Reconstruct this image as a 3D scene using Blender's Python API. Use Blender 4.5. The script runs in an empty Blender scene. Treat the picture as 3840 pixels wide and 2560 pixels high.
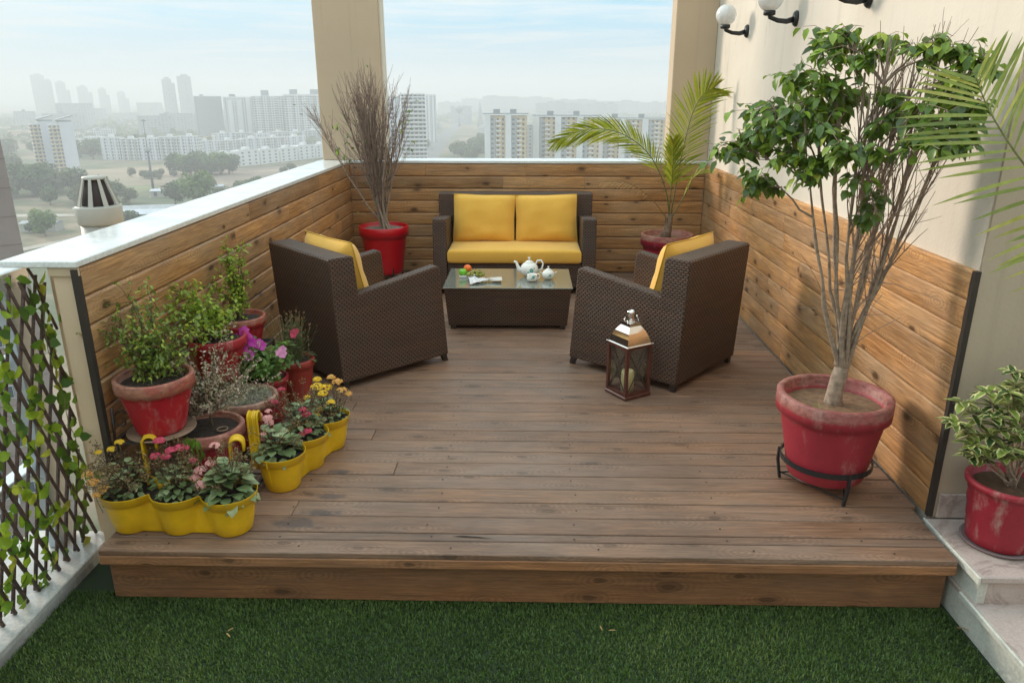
import bpy, math, random
import numpy as np
from mathutils import Vector, Matrix, noise
R = random.Random(7)
PI = math.pi
S = bpy.context.scene
COL = S.collection
rad = math.radians

# ------------------------------------------------------------------ materials
def nt(name):
    m = bpy.data.materials.new(name); m.use_nodes = True
    t = m.node_tree; b = t.nodes['Principled BSDF']
    return m, t, b
def N(t, typ, **kw):
    n = t.nodes.new(typ)
    for k, v in kw.items():
        if k.startswith('i_'):
            key = k[2:]
            key = int(key) if key.isdigit() else key.replace('_', ' ')
            n.inputs[key].default_value = v
        else: setattr(n, k, v)
    return n
def L(t, a, b): t.links.new(a, b)
def math_(t, op, a, b=None, c=None):
    n = t.nodes.new('ShaderNodeMath'); n.operation = op
    for i, v in enumerate((a, b, c)):
        if v is None: continue
        if isinstance(v, (int, float)): n.inputs[i].default_value = v
        else: L(t, v, n.inputs[i])
    return n.outputs[0]
def mix(t, f, a, b, mode='MIX'):
    n = t.nodes.new('ShaderNodeMix'); n.data_type = 'RGBA'; n.blend_type = mode
    for i, v in ((0, f), (6, a), (7, b)):
        if isinstance(v, (int, float)): n.inputs[i].default_value = v
        elif isinstance(v, tuple): n.inputs[i].default_value = (*v[:3], 1)
        else: L(t, v, n.inputs[i])
    return n.outputs[2]
def ramp(t, f, stops, interp='LINEAR'):
    n = t.nodes.new('ShaderNodeValToRGB'); cr = n.color_ramp; cr.interpolation = interp
    while len(cr.elements) > 1: cr.elements.remove(cr.elements[-1])
    cr.elements[0].position = stops[0][0]; cr.elements[0].color = (*stops[0][1], 1) if len(stops[0][1]) == 3 else stops[0][1]
    for p, c in stops[1:]:
        e = cr.elements.new(p); e.color = (*c, 1)
    L(t, f, n.inputs[0]); return n.outputs[0]
def g3(v): return (v, v, v)
def noi(t, vec, scale, detail=4, rough=.55, dim='3D', dist=0):
    n = N(t, 'ShaderNodeTexNoise', noise_dimensions=dim); n.inputs['Scale'].default_value = scale
    n.inputs['Detail'].default_value = detail; n.inputs['Roughness'].default_value = rough; n.inputs['Distortion'].default_value = dist
    if vec is not None: L(t, vec, n.inputs['Vector'])
    return n.outputs['Fac']
def mapv(t, vec, sc=(1, 1, 1), loc=(0, 0, 0)):
    n = N(t, 'ShaderNodeMapping'); n.inputs['Scale'].default_value = sc; n.inputs['Location'].default_value = loc
    L(t, vec, n.inputs['Vector']); return n.outputs[0]
def coord(t, w='Object'): return t.nodes.new('ShaderNodeTexCoord').outputs[w]
def rnd(t): return N(t, 'ShaderNodeAttribute', attribute_name='rnd').outputs['Fac']
def bump(t, b, h, s=.3, d=.01):
    n = N(t, 'ShaderNodeBump'); n.inputs['Strength'].default_value = s; n.inputs['Distance'].default_value = d
    L(t, h, n.inputs['Height']); L(t, n.outputs[0], b.inputs['Normal'])
def plain(name, col, rough=.5, var=.12, vs=8, metal=0, bs=0, coat=0):
    m, t, b = nt(name)
    f = noi(t, coord(t), vs, 5)
    lo = tuple(c*(1-var) for c in col); hi = tuple(min(1, c*(1+var)) for c in col)
    L(t, ramp(t, f, [(.3, lo), (.7, hi)]), b.inputs['Base Color'])
    b.inputs['Roughness'].default_value = rough; b.inputs['Metallic'].default_value = metal
    b.inputs['Coat Weight'].default_value = coat
    if bs: bump(t, b, noi(t, coord(t), vs*12, 3), bs, .004)
    return m
def leafmat(name, stops, rough=.4, trans=.25, tcol=(.25, .4, .03), spec=.5):
    m, t, b = nt(name)
    c = ramp(t, rnd(t), stops)
    c = mix(t, .5, c, ramp(t, noi(t, coord(t), 40, 2), [(.35, g3(.7)), (.7, g3(1.25))]), 'MULTIPLY')
    L(t, c, b.inputs['Base Color']); b.inputs['Roughness'].default_value = rough
    b.inputs['Specular IOR Level'].default_value = spec
    if trans:
        tr = N(t, 'ShaderNodeBsdfTranslucent'); L(t, mix(t, .6, c, tcol), tr.inputs[0])
        ms = N(t, 'ShaderNodeMixShader'); ms.inputs[0].default_value = trans
        L(t, b.outputs[0], ms.inputs[1]); L(t, tr.outputs[0], ms.inputs[2])
        L(t, ms.outputs[0], t.nodes['Material Output'].inputs[0])
    return m
def woodmat(name, base, dark, gray, grayamt, knots=.9, rough=.6, stain=None, stretch=1.0):
    m, t, b = nt(name)
    uv = coord(t, 'UV'); r = rnd(t)
    # every board shifts along its own grain
    cmb = N(t, 'ShaderNodeCombineXYZ'); L(t, math_(t, 'MULTIPLY', r, 37.0), cmb.inputs[0]); L(t, math_(t, 'MULTIPLY', r, 11.3), cmb.inputs[1]); L(t, math_(t, 'MULTIPLY', r, 5.0), cmb.inputs[2])
    va = N(t, 'ShaderNodeVectorMath', operation='ADD'); L(t, uv, va.inputs[0]); L(t, cmb.outputs[0], va.inputs[1]); v = va.outputs[0]
    wob = noi(t, mapv(t, v, (1.6, 9, 1)), 2.2, 3)
    g1 = noi(t, mapv(t, v, (2.2, 55, 1)), 1.6, 5, .6, dist=.5)
    g2 = noi(t, mapv(t, v, (7, 220, 1)), 1.5, 3, .6)
    col = ramp(t, math_(t, 'ADD', math_(t, 'MULTIPLY', g1, .65), math_(t, 'MULTIPLY', wob, .35)),
               [(.3, dark), (.48, tuple(.5*a+.5*c for a, c in zip(dark, base))), (.6, base), (.75, tuple(min(1, c*1.25) for c in base))])
    # board to board tone
    col = mix(t, 1, col, ramp(t, math_(t, 'FRACT', math_(t, 'MULTIPLY', r, 7.77)), [(0, (.70, .70, .72)), (.25, (.95, .88, .80)), (.5, (.98, .98, .98)), (.75, (1.08, 1.0, .86)), (1, (1.22, 1.2, 1.16))]), 'MULTIPLY')
    gm = noi(t, mapv(t, v, (1.1, 3.5, 1)), 1.3, 4)
    col = mix(t, ramp(t, gm, [(.42-.1*grayamt, g3(0)), (.72, g3(grayamt))]), col, gray)
    # knots
    vo = N(t, 'ShaderNodeTexVoronoi', feature='F1', voronoi_dimensions='2D'); vo.inputs['Scale'].default_value = 1; vo.inputs['Randomness'].default_value = 1
    L(t, mapv(t, v, (2.9, 6.2, 1)), vo.inputs['Vector'])
    dn = math_(t, 'ADD', vo.outputs['Distance'], math_(t, 'MULTIPLY', math_(t, 'SUBTRACT', noi(t, mapv(t, v, (14, 26, 1)), 1, 3), .5), .16))
    sp = N(t, 'ShaderNodeSeparateColor'); L(t, vo.outputs['Color'], sp.inputs[0])
    has = math_(t, 'GREATER_THAN', sp.outputs[0], .5)
    kn = math_(t, 'MULTIPLY', ramp(t, math_(t, 'DIVIDE', dn, math_(t, 'ADD', .45, sp.outputs[1])), [(.03, g3(1)), (.09, g3(.6)), (.13, g3(.2)), (.34, g3(0))]), has)
    col = mix(t, math_(t, 'MULTIPLY', kn, knots), col, tuple(c*.28 for c in dark))
    rings = math_(t, 'SINE', math_(t, 'MULTIPLY', dn, 75))
    rm = math_(t, 'MULTIPLY', math_(t, 'MULTIPLY', rings, .10), ramp(t, dn, [(.08, g3(1)), (.5, g3(0))]))
    col = mix(t, 1, col, ramp(t, math_(t, 'ADD', rm, .5), [(.35, (.7, .68, .66)), (.65, (1.18, 1.18, 1.18))]), 'MULTIPLY')
    col = mix(t, .9, col, ramp(t, g2, [(.32, g3(.62)), (.5, g3(1)), (.68, g3(1.2))]), 'MULTIPLY')
    crk = noi(t, mapv(t, v, (1.5, 90, 1)), 1.0, 2, .5)
    col = mix(t, ramp(t, crk, [(.68, g3(0)), (.72, g3(.55))]), col, tuple(c_*.3 for c_ in dark))
    spk = noi(t, mapv(t, v, (9, 18, 1)), 1.4, 5, .7)
    col = mix(t, ramp(t, spk, [(.64, g3(0)), (.76, g3(.3))]), col, tuple(c_*.55 for c_ in dark))
    if stain: col = stain(t, col)
    L(t, col, b.inputs['Base Color'])
    L(t, ramp(t, g1, [(.2, g3(rough-.1)), (.8, g3(rough+.12))]), b.inputs['Roughness'])
    bump(t, b, math_(t, 'ADD', math_(t, 'ADD', g1, math_(t, 'MULTIPLY', g2, .5)), math_(t, 'MULTIPLY', kn, -.8)), .35, .003)
    return m
def wicker(name, a=(.022, .012, .008), c=(.135, .073, .045)):
    m, t, b = nt(name)
    uv = coord(t, 'UV'); s = N(t, 'ShaderNodeSeparateXYZ'); L(t, uv, s.inputs[0])
    wob = math_(t, 'MULTIPLY', math_(t, 'SUBTRACT', noi(t, uv, 9, 2), .5), .010)
    V = math_(t, 'DIVIDE', math_(t, 'ADD', s.outputs[1], wob), .0150)
    row = math_(t, 'FLOOR', V)
    U = math_(t, 'ADD', math_(t, 'DIVIDE', s.outputs[0], .032), math_(t, 'MULTIPLY', row, .5))
    hu = math_(t, 'ABSOLUTE', math_(t, 'SINE', math_(t, 'MULTIPLY', U, PI)))
    hv = math_(t, 'ABSOLUTE', math_(t, 'SINE', math_(t, 'MULTIPLY', V, PI)))
    h = math_(t, 'POWER', math_(t, 'MULTIPLY', math_(t, 'POWER', hu, .7), math_(t, 'POWER', hv, .5)), 1)
    strand = N(t, 'ShaderNodeTexWhiteNoise', noise_dimensions='2D')
    cb = N(t, 'ShaderNodeCombineXYZ'); L(t, math_(t, 'FLOOR', math_(t, 'MULTIPLY', U, .12)), cb.inputs[0]); L(t, row, cb.inputs[1]); L(t, cb.outputs[0], strand.inputs[0])
    cc = mix(t, strand.outputs[0], c, (.095, .058, .040))
    cc = mix(t, ramp(t, noi(t, uv, 3.5, 3), [(.4, g3(0)), (.7, g3(.6))]), cc, (.11, .085, .07))
    L(t, mix(t, ramp(t, h, [(.12, g3(0)), (.7, g3(1))]), tuple(x*.5 for x in a), cc), b.inputs['Base Color'])
    b.inputs['Roughness'].default_value = .55; b.inputs['Specular IOR Level'].default_value = .3
    bump(t, b, h, .55, .006)
    return m
def potmat(name, red=(.42, .014, .018), worn=(.36, .16, .10), amt=.5, rough=.55, rim_z=None, speck=.3):
    m, t, b = nt(name)
    ob = coord(t); n1 = noi(t, ob, 7, 6, .65); n2 = noi(t, ob, 38, 4, .7)
    c = mix(t, ramp(t, n1, [(.3, g3(0)), (.75, g3(1))]), tuple(x*.72 for x in red), red)
    f = math_(t, 'ADD', math_(t, 'MULTIPLY', n1, .6), math_(t, 'MULTIPLY', n2, .4))
    w = ramp(t, f, [(.66-.2*amt, g3(0)), (.72-.18*amt, g3(amt))])
    if rim_z is not None:   # paint worn off where hands and water reach: the rim
        s = N(t, 'ShaderNodeSeparateXYZ'); L(t, ob, s.inputs[0])
        rz = math_(t, 'MULTIPLY', ramp(t, math_(t, 'ADD', s.outputs[2], math_(t, 'MULTIPLY', n2, .05)), [(rim_z+.0, g3(0)), (rim_z+.012, g3(.95))]), ramp(t, n1, [(.30, g3(.25)), (.5, g3(1))]))
        w = math_(t, 'MAXIMUM', w, rz)
    c = mix(t, w, c, mix(t, ramp(t, noi(t, mapv(t, ob, (1, 1, 2.5)), 24, 5, .75), [(.35, g3(0)), (.65, g3(1))]), tuple(x*.5 for x in worn), (worn[0]*1.25, worn[1]*1.5, worn[2]*1.5)))
    c = mix(t, math_(t, 'MULTIPLY', ramp(t, noi(t, mapv(t, ob, (1, 1, .35)), 16, 5, .7), [(.55, g3(0)), (.72, g3(1))]), speck), c, (.45, .33, .28))
    L(t, c, b.inputs['Base Color']); b.inputs['Roughness'].default_value = rough
    bump(t, b, f, .35, .006)
    return m
def facade(name, wall, win, fw=3.2, fh=3.0, wu=.45, wv=.5, slab=None, rough=.8, vary=.25):
    m, t, b = nt(name)
    uv = coord(t, 'UV'); s = N(t, 'ShaderNodeSeparateXYZ'); L(t, uv, s.inputs[0])
    U = math_(t, 'DIVIDE', s.outputs[0], fw); V = math_(t, 'DIVIDE', s.outputs[1], fh)
    fu = math_(t, 'ABSOLUTE', math_(t, 'SUBTRACT', math_(t, 'FRACT', U), .5)); fv = math_(t, 'ABSOLUTE', math_(t, 'SUBTRACT', math_(t, 'FRACT', V), .5))
    w = math_(t, 'MULTIPLY', math_(t, 'LESS_THAN', fu, wu/2), math_(t, 'LESS_THAN', fv, wv/2))
    cb = N(t, 'ShaderNodeCombineXYZ'); L(t, math_(t, 'FLOOR', U), cb.inputs[0]); L(t, math_(t, 'FLOOR', V), cb.inputs[1])
    wn = N(t, 'ShaderNodeTexWhiteNoise', noise_dimensions='2D'); L(t, cb.outputs[0], wn.inputs[0])
    wc = mix(t, wn.outputs[0], win, tuple(min(1, x*2.2+.05) for x in win))
    cb2 = N(t, 'ShaderNodeCombineXYZ'); L(t, math_(t, 'FLOOR', math_(t, 'DIVIDE', U, 2.0)), cb2.inputs[0])
    w2 = N(t, 'ShaderNodeTexWhiteNoise', noise_dimensions='2D'); L(t, cb2.outputs[0], w2.inputs[0])
    base = mix(t, math_(t, 'MULTIPLY', w2.outputs[0], vary), wall, tuple(x*.55 for x in wall))
    if slab: base = mix(t, math_(t, 'GREATER_THAN', fv, .43), base, slab)
    L(t, mix(t, w, base, wc), b.inputs['Base Color']); b.inputs['Roughness'].default_value = rough
    return m

# ------------------------------------------------------------------ mesh builder
class MB:
    def __init__(s): s.v = []; s.f = []; s.mi = []; s.r = []; s.uv = {}; s.cur = 0; s.cr = 0.; s.sm = []
    def face(s, idx, uv=None, sm=False):
        s.f.append(tuple(idx)); s.mi.append(s.cur); s.r.append(s.cr); s.sm.append(sm)
        if uv: s.uv[len(s.f)-1] = uv
    def add(s, vs, fs, M=None, sm=False, uvs=None):
        o = len(s.v)
        s.v += [tuple(M @ Vector(p)) for p in vs] if M else [tuple(p) for p in vs]
        for i, f in enumerate(fs): s.face([o+k for k in f], uvs[i] if uvs else None, sm)
    def box(s, x0, x1, y0, y1, z0, z1, M=None, bev=0):
        if bev:
            b = bev
            vs = []; 
            for z, e in ((z0, b), (z0+b, 0), (z1-b, 0), (z1, b)):
                xs0, xs1, ys0, ys1 = x0+e, x1-e, y0+e, y1-e
                c = b if e == 0 else b*.4
                vs += [(xs0+c, ys0, z), (xs1-c, ys0, z), (xs1, ys0+c, z), (xs1, ys1-c, z), (xs1-c, ys1, z), (xs0+c, ys1, z), (xs0, ys1-c, z), (xs0, ys0+c, z)]
            fs = [tuple(range(7, -1, -1)), tuple(range(24, 32))]
            for k in range(3):
                for i in range(8): j = (i+1) % 8; fs.append((k*8+i, k*8+j, k*8+8+j, k*8+8+i))
            s.add(vs, fs, M); return
        vs = [(x0, y0, z0), (x1, y0, z0), (x1, y1, z0), (x0, y1, z0), (x0, y0, z1), (x1, y0, z1), (x1, y1, z1), (x0, y1, z1)]
        s.add(vs, [(3, 2, 1, 0), (4, 5, 6, 7), (0, 1, 5, 4), (1, 2, 6, 5), (2, 3, 7, 6), (3, 0, 4, 7)], M)
    def prism(s, poly, w0, w1, axis='x', M=None, inset=0):
        n = len(poly)
        def P(a, b, w): return {'x': (w, a, b), 'y': (a, w, b), 'z': (a, b, w)}[axis]
        vs = [P(a, b, w0) for a, b in poly] + [P(a, b, w1) for a, b in poly]
        fs = [tuple(range(n-1, -1, -1)), tuple(range(n, 2*n))] + [(i, (i+1) % n, n+(i+1) % n, n+i) for i in range(n)]
        s.add(vs, fs, M)
    def tube(s, pts, rr, n=6, cap=True, sm=True, flat=None):
        pts = [Vector(p) for p in pts]; m = len(pts)
        if not hasattr(rr, '__len__'): rr = [rr]*m
        o = len(s.v); up = None
        for i, p in enumerate(pts):
            d = (pts[min(i+1, m-1)]-pts[max(i-1, 0)])
            if d.length < 1e-9: d = Vector((0, 0, 1))
            d.normalize()
            if up is None:
                up = d.orthogonal().normalized()
            else:
                up = (up-d*up.dot(d)); up = up.normalized() if up.length > 1e-6 else d.orthogonal().normalized()
            q = d.cross(up)
            for k in range(n):
                a = 2*PI*k/n
                s.v.append(tuple(p+(up*math.cos(a)+q*math.sin(a))*rr[i]))
        for i in range(m-1):
            for k in range(n):
                s.face((o+i*n+k, o+i*n+(k+1) % n, o+(i+1)*n+(k+1) % n, o+(i+1)*n+k), None, sm)
        if cap:
            s.face([o+k for k in range(n-1, -1, -1)]); s.face([o+(m-1)*n+k for k in range(n)])
    def lathe(s, prof, n=28, c=(0, 0), M=None, sm=True, jit=0, seed=0):
        o = []; rr = random.Random(seed)
        ph = rr.random()*6
        vs = []
        for r, z in prof:
            for k in range(n):
                a = 2*PI*k/n; q = r*(1+jit*math.sin(3*a+ph)+jit*.6*math.sin(5*a+ph*2+z*9))
                vs.append((c[0]+q*math.cos(a), c[1]+q*math.sin(a), z))
        fs = []
        for i in range(len(prof)-1):
            for k in range(n): fs.append((i*n+k, i*n+(k+1) % n, (i+1)*n+(k+1) % n, (i+1)*n+k))
        s.add(vs, fs, M, sm)
        s.add([(c[0], c[1], prof[0][1])], [], M); a0 = len(s.v)-1; b0 = a0-len(vs)
        if prof[0][0] > 1e-5:
            for k in range(n): s.face((b0+(k+1) % n, b0+k, a0), None, False)
        s.add([(c[0], c[1], prof[-1][1])], [], M); a1 = len(s.v)-1
        bb = b0+(len(prof)-1)*n
        if prof[-1][0] > 1e-5:
            for k in range(n): s.face((bb+k, bb+(k+1) % n, a1), None, False)
    def sphere(s, c, r, n=12, m=8, sc=(1, 1, 1), sm=True):
        vs = [(c[0]+r*sc[0]*math.sin(PI*i/m)*math.cos(2*PI*k/n), c[1]+r*sc[1]*math.sin(PI*i/m)*math.sin(2*PI*k/n), c[2]+r*sc[2]*math.cos(PI*i/m)) for i in range(1, m) for k in range(n)]
        vs += [(c[0], c[1], c[2]+r*sc[2]), (c[0], c[1], c[2]-r*sc[2])]
        fs = []
        for i in range(m-2):
            for k in range(n): fs.append((i*n+k, (i+1)*n+k, (i+1)*n+(k+1) % n, i*n+(k+1) % n))
        T = len(vs)-2
        for k in range(n): fs.append((T, k, (k+1) % n)); fs.append((T+1, (m-2)*n+(k+1) % n, (m-2)*n+k))
        s.add(vs, fs, None, sm)
    def leaf(s, p, d, up, ln, w, droop=.3, fold=.25, shape=(.75, 1, .8)):
        p = Vector(p); d = Vector(d).normalized(); up = Vector(up)
        sd = d.cross(up)
        if sd.length < 1e-4: sd = d.orthogonal()
        sd.normalize(); nn = sd.cross(d).normalized()
        def pt(t): return p+d*(ln*t)-nn*(droop*ln*t*t)
        o = len(s.v); c = [pt(0), pt(.3), pt(.65), pt(1)]
        h = w/2
        l1 = c[1]+sd*h*shape[0]+nn*fold*h; r1 = c[1]-sd*h*shape[0]+nn*fold*h
        l2 = c[2]+sd*h*shape[2]+nn*fold*h*.8; r2 = c[2]-sd*h*shape[2]+nn*fold*h*.8
        s.v += [tuple(x) for x in (c[0], c[1], c[2], c[3], l1, r1, l2, r2)]
        for f in ((0, 1, 4), (0, 5, 1), (1, 2, 6, 4), (1, 5, 7, 2), (2, 3, 6), (2, 7, 3)): s.face([o+k for k in f], None, True)
    def build(s, name, mats, parent=None, origin=None, wo=None):
        """wo: world position the vertices are relative to subtract (for parts given in world coordinates)"""
        if not isinstance(mats, (list, tuple)): mats = [mats]
        me = bpy.data.meshes.new(name)
        off = Vector(wo) if wo is not None else (Vector(origin) if origin is not None else None)
        V = np.array(s.v, dtype=np.float64).reshape(-1, 3)
        if off is not None: V = V-np.array(off)
        me.from_pydata(V.tolist(), [], s.f)
        for m in mats: me.materials.append(m)
        nf = len(s.f)
        if len(me.polygons) == nf:
            me.polygons.foreach_set('material_index', s.mi)
            me.polygons.foreach_set('use_smooth', s.sm)
            a = me.attributes.new('rnd', 'FLOAT', 'FACE'); a.data.foreach_set('value', s.r)
            uvl = me.uv_layers.new(name='UVMap')
            nl = len(me.loops); uv = np.zeros((nl, 2))
            nr = np.zeros(nf*3); me.polygons.foreach_get('normal', nr); nr = np.abs(nr.reshape(-1, 3))
            ls = np.zeros(nf, dtype=np.int64); me.polygons.foreach_get('loop_start', ls)
            lt = np.zeros(nf, dtype=np.int64); me.polygons.foreach_get('loop_total', lt)
            lv = np.zeros(nl, dtype=np.int64); me.loops.foreach_get('vertex_index', lv)
            pf = np.repeat(np.arange(nf), lt)
            P = np.array(s.v).reshape(-1, 3)[lv]; n_ = nr[pf]
            ax = np.argmax(n_*np.array([1, 1, 1.0001]), axis=1)
            uv[:, 0] = np.where(ax == 0, P[:, 1], P[:, 0]); uv[:, 1] = np.where(ax == 2, P[:, 1], P[:, 2])
            for fi, u in s.uv.items():
                for k, q in enumerate(u): uv[ls[fi]+k] = q
            uvl.data.foreach_set('uv', uv.ravel())
        me.update()
        o = bpy.data.objects.new(name, me); COL.objects.link(o)
        if parent is not None: o.parent = parent
        elif origin is not None: o.location = origin
        return o
def tag(o, label=None, cat=None, group=None, kind=None):
    if label: o['label'] = label
    if cat: o['category'] = cat
    if group: o['group'] = group
    if kind: o['kind'] = kind
    return o
def thing(name, label, cat, loc=(0, 0, 0), rz=0, group=None):
    o = bpy.data.objects.new(name, None); COL.objects.link(o); o.location = loc; o.rotation_euler = (0, 0, rz); o.empty_display_size = .1
    return tag(o, label, cat, group)
def copy_tree(o, parent=None):
    c = o.copy(); COL.objects.link(c); c.parent = parent
    for ch in list(o.children): copy_tree(ch, c)
    return c
def struct(name, mb, mat, kind='structure', origin=None):
    o = mb.build(name, mat, origin=origin); o['kind'] = kind; return o
def rv(a=1.0): return Vector((R.uniform(-a, a), R.uniform(-a, a), R.uniform(-a, a)))
def subdiv(o, lv=2):
    m = o.modifiers.new('sub', 'SUBSURF'); m.levels = lv; m.render_levels = lv; return o

def curve_to(p0, p1, n=7, bow=(0, 0, 0), wob=.01):
    p0, p1, bow = Vector(p0), Vector(p1), Vector(bow); out = []
    for k in range(n+1):
        f = k/n; out.append(p0.lerp(p1, f)+bow*math.sin(PI*f)+(rv(wob) if 0 < k < n else Vector()))
    return out

# ------------------------------------------------------------------ the palette
def deck_stain(t, col):
    ob = coord(t)
    for (x, y, sx, sy) in ((-1.02, 2.86, .13, .05), (-.93, 2.95, .10, .03), (-.92, 3.09, .10, .03), (-.95, 3.33, .08, .025)):
        mp = mapv(t, ob, (1/sx, 1/sy, 0), (-x/sx, -y/sy, 0))
        ln = N(t, 'ShaderNodeVectorMath', operation='LENGTH'); L(t, mp, ln.inputs[0])
        d = math_(t, 'ADD', ln.outputs['Value'], math_(t, 'MULTIPLY', math_(t, 'SUBTRACT', noi(t, ob, 22, 4), .5), 1.6))
        col = mix(t, ramp(t, d, [(.5, g3(.6)), (1.1, g3(0))]), col, (.035, .035, .04))
    big = noi(t, ob, 1.1, 4)
    return mix(t, 1, col, ramp(t, big, [(.35, g3(.82)), (.65, g3(1.12))]), 'MULTIPLY')
M_DECK = woodmat('deck_wood', (.32, .178, .106), (.140, .077, .047), (.25, .175, .13), .75, .55, .55, deck_stain)
M_FASCIA = woodmat('fascia_wood', (.46, .215, .09), (.24, .105, .045), (.2, .14, .1), .4, .85, .6)
M_CLAD = woodmat('cladding_wood', (.60, .32, .12), (.27, .12, .038), (.46, .34, .22), .5, .95, .5)
M_DARKEND = plain('panel_end_dark', (.035, .025, .018), .7)
M_WICK = wicker('wicker')
M_WLEG = plain('wicker_leg', (.03, .022, .018), .4)
def clothmat(name, col):
    m, t, b = nt(name); ob = coord(t)
    f = noi(t, ob, 2.5, 3); L(t, ramp(t, f, [(.3, tuple(c*.9 for c in col)), (.7, col)]), b.inputs['Base Color'])
    b.inputs['Roughness'].default_value = .85; b.inputs['Sheen Weight'].default_value = .25
    w = noi(t, mapv(t, ob, (1, 1, .4)), 14, 4, .6, dist=.6)
    bump(t, b, math_(t, 'ADD', w, math_(t, 'MULTIPLY', noi(t, ob, 700, 1), .08)), .35, .012); return m
M_YEL = clothmat('cushion_yellow', (.82, .45, .062))
M_PIPE = plain('cushion_seam', (.60, .34, .04), .8)
def plaster(name, col, smudge=0):
    m, t, b = nt(name); ob = coord(t)
    c = ramp(t, noi(t, ob, 1.3, 5), [(.3, tuple(x*.93 for x in col)), (.7, tuple(x*1.03 for x in col))])
    if smudge:
        c = mix(t, ramp(t, noi(t, mapv(t, ob, (9, 9, .35)), 1.6, 4, .6), [(.56, g3(0)), (.74, g3(.22))]), c, tuple(x*.6 for x in col))
        c = mix(t, math_(t, 'MULTIPLY', ramp(t, noi(t, mapv(t, ob, (1, 1.6, .5)), 2.4, 6, .7), [(.60, g3(0)), (.76, g3(1))]), smudge), c, (.22, .19, .16))
    L(t, c, b.inputs['Base Color']); b.inputs['Roughness'].default_value = .75
    bump(t, b, math_(t, 'ADD', noi(t, ob, 60, 4), math_(t, 'MULTIPLY', noi(t, ob, 7, 3), 2.0)), .35, .004); return m
M_CREAM = plaster('plaster_cream', (.68, .61, .51), .5)
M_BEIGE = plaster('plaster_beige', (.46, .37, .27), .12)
M_BEIGE2 = plaster('plaster_beige_end', (.55, .42, .285), .1)
def marble(name, base, vein, rough):
    m, t, b = nt(name); ob = coord(t)
    n = noi(t, ob, 3.2, 8, .65, dist=1.2)
    c = ramp(t, n, [(.3, base), (.5, tuple(x*.93 for x in base)), (.56, vein), (.62, base)])
    c = mix(t, ramp(t, noi(t, ob, 6, 6, .7), [(.5, g3(0)), (.75, g3(.35))]), c, tuple(x*.5 for x in base))
    c = mix(t, 1, c, ramp(t, noi(t, ob, 90, 2), [(.35, g3(.9)), (.6, g3(1.04))]), 'MULTIPLY')
    L(t, c, b.inputs['Base Color'])
    L(t, ramp(t, noi(t, ob, 5, 4), [(.3, g3(rough)), (.7, g3(rough+.18))]), b.inputs['Roughness']); return m
M_COPE = marble('coping_stone', (.80, .80, .77), (.72, .73, .70), .10)
M_LEDGE = marble('ledge_stone', (.62, .60, .56), (.50, .49, .47), .16)
M_STEP = marble('step_marble', (.52, .43, .385), (.34, .26, .23), .35)
M_STEPEDGE = marble('step_edge', (.66, .66, .58), (.5, .5, .45), .4)
M_SOIL = plain('potting_soil', (.045, .03, .022), .95, .5, 60, bs=1)
M_SOILB = plain('dry_soil', (.23, .135, .075), .95, .35, 35, bs=1)
M_SOILG = plain('grey_soil', (.22, .18, .145), .95, .35, 45, bs=1)
M_IRON = plain('black_iron', (.012, .014, .016), .38)
M_RUST = plain('weathered_iron', (.07, .052, .045), .6, .4, 30)
M_PLASTIC = plain('yellow_plastic', (.70, .42, .006), .42, .16, 9)
M_BARK = plain('bark', (.33, .25, .185), .85, .35, 45, bs=.8)
M_TWIG = plain('dry_twig', (.27, .19, .145), .85, .3, 30)
M_STEM = plain('green_stem', (.13, .14, .045), .6, .3, 30)
M_STEMW = plain('brown_stem', (.10, .07, .04), .7, .3, 30)
M_RED = potmat('pot_red', amt=.35)
M_REDW = potmat('pot_red_worn', (.40, .012, .02), (.36, .19, .12), .55, speck=.6)
M_SAUCER = plain('terracotta_saucer', (.26, .17, .11), .8, .3, 20)
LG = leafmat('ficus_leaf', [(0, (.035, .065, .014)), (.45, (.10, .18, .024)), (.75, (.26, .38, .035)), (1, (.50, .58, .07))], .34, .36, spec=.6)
LS = leafmat('shrub_leaf', [(0, (.075, .11, .022)), (.5, (.19, .26, .04)), (.85, (.38, .44, .06)), (1, (.58, .54, .08))], .5, .3)
LB = leafmat('bright_leaf', [(0, (.14, .22, .025)), (.6, (.34, .45, .04)), (1, (.66, .66, .08))], .45, .35)
LV = leafmat('vine_leaf', [(0, (.03, .08, .012)), (.4, (.10, .21, .015)), (.85, (.32, .42, .02)), (1, (.45, .40, .06))], .5, .3)
LP = leafmat('palm_leaf', [(0, (.15, .18, .02)), (.5, (.34, .37, .03)), (1, (.60, .52, .05))], .45, .35)
LPT = leafmat('palm_leaf_near', [(0, (.13, .17, .035)), (.5, (.27, .31, .06)), (1, (.48, .44, .10))], .45, .3)
LD = leafmat('dead_frond', [(0, (.30, .16, .05)), (1, (.5, .33, .12))], .7, .1, (.4, .25, .08))
LK = leafmat('succulent_leaf', [(0, (.07, .11, .04)), (.5, (.17, .23, .09)), (1, (.34, .38, .19))], .42, .08)
LPU = leafmat('petunia_leaf', [(0, (.06, .13, .025)), (.6, (.17, .30, .06)), (1, (.30, .42, .10))], .5, .25)
LBA = leafmat('dry_basil', [(0, (.24, .21, .13)), (.5, (.50, .40, .29)), (.8, (.64, .43, .37)), (1, (.46, .50, .30))], .7, .2)
LDI = leafmat('dianthus_leaf', [(0, (.04, .07, .02)), (.5, (.10, .13, .04)), (1, (.28, .15, .09))], .6, .1)
LDR = leafmat('spent_bloom', [(0, (.11, .07, .035)), (.5, (.22, .14, .06)), (1, (.34, .22, .10))], .7, .1)
FPK = leafmat('pink_petal', [(0, (.62, .22, .20)), (1, (.82, .45, .40))], .6, .2, (.8, .4, .35))
FRD = leafmat('crimson_petal', [(0, (.38, .02, .06)), (1, (.72, .08, .14))], .6, .15, (.7, .05, .1))
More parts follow.
